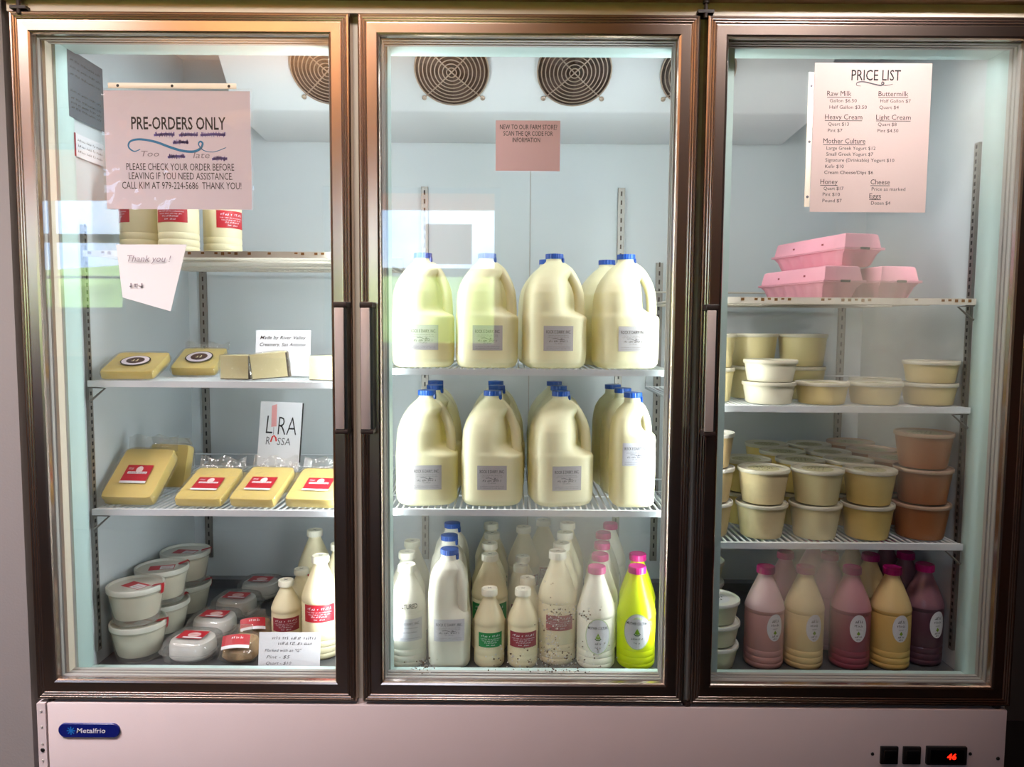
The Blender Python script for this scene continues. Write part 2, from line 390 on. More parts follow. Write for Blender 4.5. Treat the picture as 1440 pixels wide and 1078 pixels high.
for i in range(61):
    for j in range(7):
        x = -30+i; z = -0.6+j/6*(2.6+0.5*noise.noise((x*0.31, 0.5, 2.0)))
        hv.append((x, -13-0.9*math.sin(j/6*math.pi)*0-1.2*(j/6)**2+0.5*noise.noise((x*0.8, j*0.9, 1.0)), z))
for i in range(60):
    for j in range(6): hf.append((i*7+j, (i+1)*7+j, (i+1)*7+j+1, i*7+j+1))
hg.add(hv, hf, mat('hedge_green', (150, 182, 96), 0.9, var=0.4, vscale=2), True)
tag(hg.build('hedge'), 'green hedge of trees beyond the field outside', 'hedge', kind='stuff')

# ------------------------------------------------------------------ refrigerator
FR = thing('display_refrigerator', 'large three-door glass display refrigerator with bronze steel door frames', 'refrigerator', (0, 0, Z0))
def fpart(mb, name, parent=None, **k):
    """parts are modelled in world coordinates; the refrigerator's base is on the floor"""
    if parent is None:
        o = mb.build(name, FR, **k); o.location = (o.location[0], o.location[1], o.location[2]-Z0)
    else: o = mb.build(name, parent, **k)
    return o
IX, IR, IB, IZ0, IZ1 = 0.985, 1.003, 0.68, 0.015, 1.56         # interior half width, back, floor, ceiling
b = MB()
b.box(-1.05, -IX, 0.055, 0.72, Z0+0.02, 1.62, M_liner); b.box(IR, 1.055, 0.055, 0.72, Z0+0.02, 1.62, M_liner)
b.box(-IX, IR, IB, 0.72, Z0+0.02, 1.62, M_liner); b.box(-IX, IR, 0.13, IB, IZ1, 1.62, M_liner)
for sx in (0.02, -0.556, 0.572):                                      # seams of the back panel
    b.box(sx-0.0012, sx+0.0012, IB-0.0012, IB, 0.05, 1.30, M_gasket)
fpart(b, 'cabinet')
b = MB().box(-IX, IR, 0.112, IB, Z0+0.4, IZ0, mat('floor_pan_grey', (104, 106, 110), 0.35, 0.4, var=0.15, vscale=8))
b.box(-IX, IR, IB-0.035, IB, IZ0, 0.042, mat('drip_ledge', (120, 122, 128), 0.35, 0.4, var=0.15, vscale=8))
fpart(b, 'floor_pan')
b = MB()
b.box(-1.05, 1.05, 0.032, 0.055, 1.385, 1.62, M_cream); b.box(-1.05, 1.05, 0.032, 0.055, Z0+0.42, 0.028, M_cream)
b.box(-1.05, -IX-0.003, 0.032, 0.055, 0.028, 1.385, M_cream); b.box(IR+0.002, 1.05, 0.032, 0.055, 0.028, 1.385, M_cream)
MUL = ((-0.408, -0.292), (0.315, 0.428))
for a, c in MUL: b.box(a+0.02, c-0.02, 0.032, 0.055, 0.028, 1.385, M_cream)
fpart(b, 'face_frame')
b = MB()
b.box(-IX, -IX+0.004, 0.055, 0.115, IZ0, 1.385, M_teal); b.box(IR-0.004, IR, 0.055, 0.135, IZ0, 1.385, M_teal)
b.box(-IX, IR, 0.055, 0.13, 1.385, 1.40, M_teal); b.box(-IX, IR, 0.055, 0.112, -0.02, 0.026, M_teal)
for a, c in MUL:
    b.box(a, c, 0.056, 0.10, 0.024, 1.385, M_teal)
fpart(b, 'breaker_strip')
b = MB().box(-1.06, 1.06, -0.01, 0.03, 1.452, 1.66, mat('header_tan', (190, 160, 138), 0.4, 0.5)); b.box(-1.05, 1.05, 0.012, 0.031, 1.428, 1.452, M_cream)
fpart(b, 'header')
# lower panel
b = MB().box(-1.022, 1.037, 0.002, 0.05, -0.40, -0.008, M_panel, bev=0.003)
b.box(-1.0415, -1.0235, -0.001, 0.05, -0.40, -0.008, M_panel)
low = fpart(b, 'lower_panel')
for x, y, z, q, m in [(-1.0325, -0.001, z, 0.0026, M_gasket) for z in (-0.025, -0.06, -0.098, -0.135)]+[(-1.0325, -0.001, -0.112, 0.0048, M_black), (0.752, 0.002, -0.108, 0.0038, M_black), (0.962, 0.002, -0.106, 0.0038, M_black), (1.022, 0.002, -0.116, 0.0042, M_black)]:
    MB().lathe([(q, 0), (q*0.75, 0.0018)], m, 14, T(x, y, z, rx=R_(90))).build('panel_screw', low)
bd = MB(); pr = []
for k in range(36):
    a = 2*math.pi*k/36; cx = 0.0505 if math.cos(a) > 0 else -0.0505
    pr.append((cx+0.0155*math.cos(a), 0.0155*math.sin(a)))
M_badge = mat('badge_blue', (14, 26, 110), 0.3, var=0.05); M_badgel = mat('badge_cyan', (30, 110, 190), 0.4); M_badgew = mat('badge_white', (214, 214, 228), 0.4)
bd.loft([[(x, 0.0, z) for x, z in pr], [(x, -0.003, z) for x, z in pr], [(x*0.985, -0.004, z*0.94) for x, z in pr]], M_badge, True)
bd.mapped(shift(text_geo('Metalfrio', 0.0105, 0.062, 0.012, 0.12), -0.026, -0.0045), lambda x, y: (x, -0.0046, y), M_badgew)
for k in range(4):
    a = k*math.pi/4; c, s_ = math.cos(a)*0.009, math.sin(a)*0.009
    bd.mapped(ribbon([(-0.038-c, -s_), (-0.038+c, s_)], 0.0022), lambda x, y: (x, -0.0045-0.00002*k, y), M_badgel)
bd.build('badge', low, loc=(-0.931, 0.002, -0.0675))
for x in (0.786, 0.8345):
    sb = MB().box(-0.019, 0.019, -0.004, 0.002, -0.0195, 0.0195, M_black, bev=0.0015); sb.box(-0.0135, 0.0135, -0.0075, -0.004, -0.0145, 0.0145, mat('rocker_black', (12, 11, 12), 0.3), xf=T(rx=R_(7)), bev=0.001)
    sb.build('switch', low, loc=(x, 0.0, -0.1085))
tb = MB().box(-0.043, 0.043, -0.006, 0.002, -0.02, 0.02, M_black, bev=0.0015); tb.box(-0.036, 0.036, -0.0068, -0.006, -0.0135, 0.0135, mat('display_black', (8, 8, 9), 0.15))
tb.mapped(shift(text_geo('46', 0.0125, 0.020, 0.03, 0.1), -0.001, -0.006), lambda x, y: (x, -0.0074, y), mat('red_digits', (255, 40, 20), 0.5, emit=((255, 30, 12), 3.0)))
tb.build('temperature_display', low, loc=(0.908, 0.0, -0.1075))

# doors
def door(x0, x1, hx, hinge):
    z0, z1 = 0.0, 1.425; W = 0.044
    d = bpy.data.objects.new('door', None); COL.objects.link(d); d.parent = FR; d.location = (0, 0, -Z0)
    prof = [(0, 0.03), (0, 0.004), (0.0014, 0.0012), (0.0035, 0.0003), (0.0062, 0.0006), (0.0070, 0.0016), (0.0078, 0.0006), (0.0096, 0.0000), (0.0114, 0.0006), (0.0122, 0.0016), (0.0130, 0.0006), (0.0148, 0.0000), (0.0166, 0.0006), (0.0174, 0.0016), (0.0184, 0.0006), (0.0200, 0.0005), (W-0.006, 0.0007), (W-0.002, 0.0022), (W, 0.0056), (W, 0.024)]
    f = MB()
    def ring(dd, y): return [(x0+dd, y, z0+dd), (x1-dd, y, z0+dd), (x1-dd, y, z1-dd), (x0+dd, y, z1-dd)]
    for i in range(len(prof)-1):
        A, B = ring(*prof[i]), ring(*prof[i+1])
        for k in range(4):
            k2 = (k+1) % 4
            f.add([A[k], A[k2], B[k2], B[k]], [(0, 1, 2, 3)], M_steel_h if k in (0, 2) else M_steel)
    f.build('door_frame', d)
    g = MB(); gp = [(W-0.001, 0.018), (W+0.002, 0.019), (W+0.0026, 0.026), (W+0.0005, 0.027), (W+0.0005, 0.030), (W+0.003, 0.0305), (W+0.003, 0.038), (W, 0.0395), (W, 0.042), (W+0.0035, 0.0425), (W+0.003, 0.053), (0.012, 0.054), (0.012, 0.031)]
    gm = [M_gasket, M_gasket, M_slot, M_gasket, M_gasket, M_gasket, M_slot, M_gasket, M_gasket, M_gasket, M_gasket, M_gasket]
    for i in range(len(gp)-1):
        A, B = ring(*gp[i]), ring(*gp[i+1])
        for k in range(4):
            k2 = (k+1) % 4; g.add([A[k], A[k2], B[k2], B[k]], [(0, 1, 2, 3)], gm[i])
    g.build('gasket', d)
    return d
DX = ((-1.041, -0.358), (-0.343, 0.343), (0.357, 1.041))
doors = [door(a, c, 0, 0) for a, c in DX]
frosts = ([], [(0.10, 0.30, 0.20, 0.22, 0.20), (-0.24, 0.24, 0.12, 0.30, 0.14), (0.09, 0.07, 0.14, 0.08, 0.10)],
          [(0.74, 0.80, 0.18, 0.34, 0.20), (0.80, 0.60, 0.24, 0.22, 0.10), (0.62, 0.26, 0.14, 0.20, 0.26), (0.95, 1.22, 0.12, 0.26, 0.16)])
for d, (a, c), fz in zip(doors, DX, frosts):
    gm = M_glass if not fz else clear('door_glass_fogged' if fz is frosts[1] else 'door_glass_hazy', tint=(0.985, 0.99, 0.988), refl=2.2, cap=0.13, haze=0.0, haze_col=(0.92, 0.90, 0.78), frost=fz)
    MB().box(a+0.043, c-0.043, 0.0115, 0.0165, 0.043, 1.382, gm).build('glass_pane', d)
dr = MB(); rd = random.Random(3)
for k in range(420):
    cl = rd.random()
    if cl < 0.30: x, z = rd.gauss(0.055, 0.012), rd.gauss(0.13, 0.05)
    elif cl < 0.55: x, z = rd.gauss(0.085, 0.04), rd.gauss(0.085, 0.02)
    elif cl < 0.72: x, z = rd.gauss(0.10, 0.03), rd.gauss(0.19, 0.012)
    elif cl < 0.84: x, z = rd.gauss(-0.215, 0.015), rd.gauss(0.075, 0.010)
    elif cl < 0.93: x, z = rd.gauss(-0.02, 0.03), rd.gauss(0.085, 0.015)
    else: x, z = rd.gauss(0.14, 0.03), rd.gauss(0.10, 0.02)
    if not (-0.29 < x < 0.29 and z > 0.055): continue
    q = rd.uniform(0.0009, 0.0021)
    dr.lathe([(q, 0), (q*0.9, q*0.35), (q*0.5, q*0.6)], mat('frost_speck', (240, 240, 236), 0.3) if rd.random() < 0.6 else mat('dark_speck', (122, 100, 80), 0.4), 7, T(x, 0.0165, z, rx=R_(-90)))
do = dr.build('condensation_specks', doors[1]); do['kind'] = 'stuff'
M_grip = mat('handle_grip', (196, 184, 182), 0.38, 0.15, var=0.04)
for d, (hx0, hx1) in zip(doors, ((-0.389, -0.362), (-0.3365, -0.310), (0.3605, 0.3865))):
    h = MB(); z0, z1 = 0.582, 0.850
    h.box(hx0, hx1, -0.034, 0.002, z1-0.012, z1, M_dark, bev=0.002); h.box(hx0, hx1, -0.034, 0.002, z0, z0+0.010, M_dark, bev=0.002)
    h.box(hx0+0.002, hx1-0.006, -0.036, -0.030, z0+0.010, z1-0.012, M_grip, bev=0.0015)
    h.box(hx1-0.006, hx1-0.001, -0.030, 0.001, z0+0.010, z1-0.012, M_black)  # black strip stands in for the shadow along the grip's right side
    h.build('handle', d)
# hinges
for d, x in zip(doors, (-1.018, 0.352, 1.018)):
    hb = MB().box(x-0.016, x+0.016, -0.004, 0.03, 1.427, 1.433, M_dark); hb.lathe([(0.004, 1.418), (0.004, 1.445), (0.0065, 1.446), (0.0065, 1.451)], M_dark, 14, T(x, 0.0, 0))
    hb.build('hinge_pin', d); MB().lathe([(0.008, -0.007), (0.008, -0.001)], M_dark, 14, T(x, 0.012, 0)).build('hinge_bushing', d)

# evaporator cover with four fans
ev = MB(); px0, px1 = -0.745, 0.745
prof = [(0.232, 1.545), (0.42, 1.353), (0.432, 1.347), (0.68, 1.331), (0.68, 1.56), (0.232, 1.56)]
n = len(prof); vs = [(x, y, z) for x in (px0, px1) for y, z in prof]
ev.add(vs, [(i, (i+1) % n, n+(i+1) % n, n+i) for i in range(n)]+[tuple(range(n)), tuple(reversed(range(n, 2*n)))], M_white)
FA = math.atan2(0.192, 0.188)
for x in (-0.485, -0.182, 0.118, 0.420):
    ev.lathe([(0.0905, 0.0006), (0.0, 0.0007)], M_dark, 40, T(x, 0.345-0.0007, 1.4285-0.0007, rx=R_(180)-(math.pi/2-FA)-0.0), cap0=False, cap1=False)
evo = fpart(ev, 'evaporator_cover')
M_guard = mat('fan_guard_wire', (176, 158, 144), 0.4, 0.6, var=0.05)
M_blade = mat('fan_blade_dark', (74, 58, 54), 0.5)
for x in (-0.485, -0.182, 0.118, 0.420):
    g = MB()
    for r in [0.012+0.0098*k for k in range(9)]:
        bow = 0.016-0.010*(r/0.092)**2
        g.tube([(r*math.cos(2*math.pi*k/40), r*math.sin(2*math.pi*k/40), bow) for k in range(40)], 0.0014 if r < 0.085 else 0.002, M_guard, 6, True)
    for a in (math.pi/4, -math.pi/4, 3*math.pi/4, -3*math.pi/4):
        g.tube([(r*math.cos(a), r*math.sin(a), 0.0145-0.010*(r/0.092)**2) for r in (0.0, 0.03, 0.06, 0.092, 0.102)], 0.0017, M_guard, 6)
        g.lathe([(0.006, 0.0012), (0.006, 0.004), (0.003, 0.0065)], M_guard, 12, T(0.104*math.cos(a), 0.104*math.sin(a), 0))
    xf = (x, 0.345, 1.4285); rot = (R_(180)-(math.pi/2-FA), 0, 0)
    g.build('fan_guard', evo, loc=xf, rot=rot)
    f = MB(); f.lathe([(0.02, 0.001), (0.02, 0.005), (0.016, 0.006)], M_black, 20)
    for k in range(5):
        a0 = k*2*math.pi/5; vs = []; fs = []
        for i in range(6):
            for j in range(5):
                r = 0.018+0.066*i/5; a = a0+(j/4-0.5)*(0.55+0.25*i/5); vs.append((r*math.cos(a), r*math.sin(a), 0.0015+0.0035*j/4))
        for i in range(5):
            for j in range(4): fs.append((i*5+j, (i+1)*5+j, (i+1)*5+j+1, i*5+j+1))
        f.add(vs, fs, M_blade, True)
    f.build('fan_blade', evo, loc=xf, rot=rot)

# lamp tubes behind the mullions
M_tube = mat('lit_tube', (235, 250, 245), 0.4, emit=((225, 255, 248), 2.5))
for x in (-0.352, 0.374):
    tb = MB().lathe([(0.012, 0.10), (0.013, 0.105), (0.013, 1.335), (0.012, 1.34)], M_tube, 14, T(x, 0.122, 0)); tb.box(x-0.014, x+0.014, 0.101, 0.136, 1.34, 1.36, M_white); tb.box(x-0.014, x+0.014, 0.101, 0.136, 0.08, 0.10, M_white)
    fpart(tb, 'light_tube')

# slotted shelf standards
def standard(x, y, face, z0, z1):
    s = MB(); w = 0.008
    if face == 'y':
        s.box(x-w, x+w, y-0.007, y, z0, z1, M_alu); s.box(x-w-0.002, x-w, y-0.009, y, z0, z1, M_alu); s.box(x+w, x+w+0.002, y-0.009, y, z0, z1, M_alu)
        z = z0+0.015
        while z < z1-0.01: s.box(x-0.0022, x+0.0022, y-0.0074, y-0.0069, z, z+0.013, M_slot); z += 0.0254
    else:
        x0, x1 = sorted((x, x-face*0.007)); s.box(x0, x1, y-w, y+w, z0, z1, M_alu)
        xa, xb = sorted((x-face*0.0069, x-face*0.0074)); z = z0+0.008
        while z < z1-0.006: s.box(xa, xb, y-0.0028, y+0.0028, z, z+0.0085, M_slot); z += 0.0162
    fpart(s, 'shelf_standard')
for x in (-0.94, -0.40, 0.40, 0.94): standard(x, IB, 'y', 0.10, 1.0 if x < 0 else 0.99)
for x in (-0.288, 0.285): standard(x, IB, 'y', 0.10, 1.205)
standard(-IX, 0.136, -1, 0.05, 1.02); standard(IR, 0.152, 1, 0.06, 1.215)

b = MB().box(0.277, 0.294, IB-0.022, IB-0.008, 0.955, 0.985, M_alu, bev=0.002)
fpart(b, 'shelf_clip')

# shelves
def shelf(x0, x1, z, rust=0.0, brk=()):
    m = M_white if not rust else mat('rusty_white_enamel', (206, 200, 188), 0.6, var=0.05)
    s = MB(); yf, yb = 0.118, 0.655
    s.box(x0, x1, yf, yf+0.004, z-0.013, z+0.001, m); s.box(x0, x1, yf+0.004, yf+0.014, z-0.003, z, m)
    s.tube([(x0+0.004, yf+0.01, z-0.004), (x0+0.004, yb, z-0.004), (x1-0.004, yb, z-0.004), (x1-0.004, yf+0.01, z-0.004)], 0.004, m, 8)
    s.tube([(x0+0.004, yb, z), (x0+0.004, yb, z+0.034), (x1-0.004, yb, z+0.034), (x1-0.004, yb, z)], 0.0026, m, 8)
    for y in (0.30, 0.48): s.tube([(x0+0.004, y, z-0.0075), (x1-0.004, y, z-0.0075)], 0.003, m, 6)
    o = fpart(s, 'shelf')
    w = MB(); n = int((x1-x0)/0.0145)
    for i in range(1, n):
        x = x0+(x1-x0)*i/n
        w.tube([(x, yf+0.004, z-0.0024), (x, yb, z-0.0024)], 0.0023, m, 6)
        if rust and random.random() < 0.5: w.box(x-0.003, x+0.004, yf-0.0006, yf, z-0.008+random.random()*0.004, z-0.001, mat('rust_brown', (128, 88, 44), 0.9, var=0.3))
    w.build('wire_grid', o)
    for sd in brk:
        xw = x0 if sd < 0 else x1
        k = MB(); k.tube([(xw, 0.124, z-0.014), (xw-sd*0.034, 0.128, z-0.017), (xw-sd*0.004, 0.124, z-0.044), (xw, 0.124, z-0.046)], 0.0028, M_alu, 6); k.build('shelf_bracket', o)
XS = ((-0.975, -0.345), (-0.335, 0.335), (0.36, 0.993))
shelf(*XS[0], 0.962, rust=1, brk=()); shelf(*XS[0], 0.675, brk=(-1,)); shelf(*XS[0], 0.384, brk=(-1,))
shelf(*XS[1], 0.707); shelf(*XS[1], 0.389)
shelf(*XS[2], 0.870, rust=1, brk=(1,)); shelf(*XS[2], 0.629, brk=(1,)); shelf(*XS[2], 0.318, brk=(1,))
# rating plate and notice on the left inner wall
st = MB(); M_plate = mat('rating_plate', (112, 116, 122), 0.4, 0.3)
st.mapped(rect(0.096, 1.245, 0.236, 1.388), lambda y, z: (-IX+0.0045, y, z), M_plate)
st.mapped(rect(0.118, 1.165, 0.232, 1.215), lambda y, z: (-IX+0.0045, y, z), M_paper)
st.mapped(rect(0.112, 1.165, 0.118, 1.215), lambda y, z: (-IX+0.0046, y, z), M_dred)
for k, z in enumerate((1.365, 1.35, 1.335, 1.30, 1.285, 1.275, 1.265)):
    st.mapped(shift(text_geo('~5 2 6 5 4' if k % 2 else '~3 4 11 4', 0.005, 0.12), 0.104, z), lambda y, z: (-IX+0.0048, y, z), M_ink)
for z in (1.2, 1.188, 1.176): st.mapped(shift(text_geo('~6 4 2 5', 0.005, 0.10), 0.124, z), lambda y, z: (-IX+0.0048, y, z), M_ink)
fpart(st, 'rating_label')

# ------------------------------------------------------------------ jugs and bottles
def sup(th, a, n):
    c, s = abs(math.cos(th)), abs(math.sin(th)); return a/((c**n+s**n)**(1.0/n))
def interp(tab, z):
    for (z0, v0), (z1, v1) in zip(tab, tab[1:]):
        if z <= z1:
            t = (z-z0)/(z1-z0) if z1 > z0 else 0; return v0+(v1-v0)*t
    return tab[-1][1]
def sstep(a, b, x):
    t = max(0, min(1, (x-a)/(b-a))); return t*t*(3-2*t)
def jug_parts(root, a, prof, nexp, pinch, capz, neck_r, label, m, hth, z_h, label_mat, lab_th=-math.pi/2, tab=True):
    """prof: (z, half width) table; hth: handle direction; z_h = (low, high) of the grip opening"""
    zl, zh = z_h
    def rad(th, z):
        w = interp(prof, z); n = nexp+(2.0-nexp)*sstep(zh*0.86, zh*1.04, z); r = sup(th, w, n)
        dth = (th-hth+math.pi) % (2*math.pi)-math.pi
        win = sstep(zl-0.004, zl+0.022, z)*(1-sstep(zh-0.030, zh+0.004, z))
        return r*(1-pinch*win*math.exp(-(abs(dth)/0.98)**3.4))
    zs = sorted(set([z for z, _ in prof]+[prof[0][0]+(prof[-1][0]-prof[0][0])*k/44 for k in range(45)]))
    N = 72; b = MB()
    b.loft([[(rad(2*math.pi*j/N, z)*math.cos(2*math.pi*j/N), rad(2*math.pi*j/N, z)*math.sin(2*math.pi*j/N), z) for j in range(N)] for z in zs], m, True)
    b.build('jug_body', root, sharp=50)
    h = MB(); pts = []; rr = []
    for k in range(15):
        t = k/14; z = zl-0.012+(zh+0.012-zl+0.012)*t
        r0 = interp(prof, z)
        out = r0*1.0-0.0105
        if t < 0.10: out -= 0.012*(1-t/0.10)
        if t > 0.9: out -= 0.010*((t-0.9)/0.1)
        pts.append((out*math.cos(hth), out*math.sin(hth), z)); rr.append(0.0118 if 0.15 < t < 0.85 else 0.0128)
    h.tube(smooth_pts(pts, 2), 0.0118, m, 12, flat=1.0)
    h.build('handle', root)
    c = MB(); N = 48
    c.loft([[((r*(1-0.035*(j % 2) if 0 < i < 3 else r))*math.cos(2*math.pi*j/N), (r*(1-0.035*(j % 2) if 0 < i < 3 else r))*math.sin(2*math.pi*j/N), z) for j in range(N)]
            for i, (r, z) in enumerate(((neck_r+0.0015, capz), (neck_r+0.0022, capz+0.001), (neck_r+0.0022, capz+0.0125), (neck_r+0.0008, capz+0.0145), (neck_r*0.7, capz+0.015)))], M_blue, True)
    if tab: c.box(neck_r-0.001, neck_r+0.004, -0.004, 0.004, capz-0.010, capz+0.003, M_blue, xf=T(rz=-0.5))
    c.build('cap', root, sharp=20)
    if label:
        l = MB(); x0, x1, z0, z1 = label
        def P(u, v, e=0.0):
            # wrap a flat label on to the body around direction lab_th
            t0 = lab_th+math.atan2(u, a*1.0); r = rad(t0, v)+0.0007+e; return (r*math.cos(t0), r*math.sin(t0), v)
        l.mapped(rect(x0, z0, x1, z1, 14, 6), lambda u, v: P(u, v), label_mat)
        H = z1-z0; Wd = x1-x0
        for s, hh, ww, zz, mm, bo in (('ROCK E DAIRY, INC.', 0.125, 0.82, 0.70, M_ink, 0.0), ('~4 5 3 4 4 3 4', 0.035, 0.66, 0.60, M_inkgrey, 0), ('~4 4 3 3 6 3 4', 0.035, 0.70, 0.53, M_inkgrey, 0),
                                      ('~3 4 5 1', 0.075, 0.62, 0.35, M_ink, 0.0), ('~3 6', 0.045, 0.26, 0.27, M_inkgrey, 0), ('~3 11 3 7 7 8', 0.035, 0.80, 0.14, M_inkgrey, 0), ('~4 12 2 3 5 5 5', 0.035, 0.80, 0.07, M_inkgrey, 0)):
            l.mapped(shift(text_geo(s, hh*H, ww*Wd, bo), x0+(1-ww)/2*Wd, z0+zz*H), lambda u, v: P(u, v, 0.0004), mm)
        l.mapped(ribbon(smooth_pts([(x0+Wd*t, z0+H*z) for t, z in ((0.3, 0.49), (0.42, 0.50), (0.55, 0.44), (0.62, 0.46), (0.60, 0.50), (0.58, 0.46), (0.7, 0.46))], 4), 0.02*H), lambda u, v: P(u, v, 0.0005), M_inkgrey)
        l.build('label', root)

GPROF = [(0, 0.060), (0.004, 0.066), (0.012, 0.0708), (0.03, 0.0722), (0.118, 0.0725), (0.126, 0.0712), (0.15, 0.0705), (0.172, 0.068), (0.19, 0.0622), (0.207, 0.0535), (0.222, 0.043), (0.233, 0.0325), (0.240, 0.0235), (0.2445, 0.0195), (0.250, 0.0188)]
HPROF = [(0, 0.040), (0.003, 0.045), (0.010, 0.0485), (0.10, 0.0505), (0.165, 0.0492), (0.185, 0.047), (0.205, 0.0425), (0.222, 0.0345), (0.232, 0.026), (0.238, 0.0205), (0.250, 0.0188)]
GJ = thing('milk_jug', 'x', 'milk jug', (0, 0, 0), 0, 'gallon milk jugs')
jug_parts(GJ, 0.0725, GPROF, 3.6, 0.50, 0.249, 0.0188, (-0.034, 0.034, 0.040, 0.096), M_milk, R_(-20), (0.118, 0.226), M_silver)
HJ = thing('milk_jug', 'x', 'milk jug', (0, 0, 0), 0, 'half-gallon milk jugs')
jug_parts(HJ, 0.0505, HPROF, 4.2, 0.40, 0.249, 0.0188, (-0.034, 0.030, 0.098, 0.150), M_milk, R_(-42), (0.165, 0.226), M_greyl)
HJ2 = thing('milk_jug', 'x', 'milk jug', (0, 0, 0), 0, 'half-gallon milk jugs')
jug_parts(HJ2, 0.0505, HPROF, 3.4, 0.34, 0.249, 0.0188, (-0.038, 0.038, 0.066, 0.116), M_whitepl, R_(-40), (0.120, 0.226), M_greyl)

used = {}
def place(proto, loc, rz, label, group, scale=None):
    if proto.name not in used:
        used[proto.name] = 1; proto.location = loc; proto.rotation_euler = (0, 0, rz); proto['label'] = label; proto['group'] = group
        if scale: proto.scale = scale
        return proto
    return dup(proto, loc, rz, label, group, scale)
ORD = ('first', 'second', 'third', 'fourth', 'fifth')
ROWN = ('front', 'middle', 'rear')
# upper milk shelf: four in front, two behind the right-hand pair
for i, (x, y, rz) in enumerate(((-0.238, 0.215, 0.12), (-0.089, 0.215, 0.06), (0.0675, 0.215, 0.10), (0.234, 0.215, 0.12))):
    place(GJ, (x, y, 0.7085), rz, 'front gallon milk jug, %s from left on the upper milk shelf' % ORD[i], 'gallon milk jugs on the upper shelf')
for x, y, rz, l in ((0.058, 0.368, 0.1, 'gallon milk jug behind the third front jug on the upper milk shelf'), (0.208, 0.368, 0.2, 'gallon milk jug behind the rightmost front jug on the upper milk shelf')):
    place(GJ, (x, y, 0.7085), rz, l, 'gallon milk jugs on the upper shelf')
cols = (((-0.229, -0.226, -0.240), (0.10, 0.05, 0)), ((-0.0745, -0.068, -0.074), (0.02, 0.0, 0)), ((0.086, 0.090, 0.087), (0.16, 0.05, 0.1)))
for i, (xs, rs) in enumerate(cols):
    for j in range(3):
        place(GJ, (xs[j], 0.212+0.153*j, 0.3905), rs[j], '%s blue-capped gallon jug in the %s column on the lower milk shelf' % (ROWN[j], ORD[i]), 'gallon milk jugs on the lower shelf')
for j, x in enumerate((0.252, 0.246, 0.236)):
    place(HJ, (x, 0.190+0.112*j+(0.01 if j else 0), 0.3905), R_(4), '%s slim half-gallon jug in the right column of the lower milk shelf' % ROWN[j], 'half-gallon milk jugs on the shelf')
for j, (x, y) in enumerate(((-0.172, 0.168), (-0.182, 0.282), (-0.184, 0.397))):
    place(HJ2, (x, y, IZ0+0.0005), R_(4), '%s blue-capped half-gallon jug standing on the cooler floor' % ROWN[j], 'half-gallon milk jugs on the cooler floor', (1.0, 1.0, 1.035))

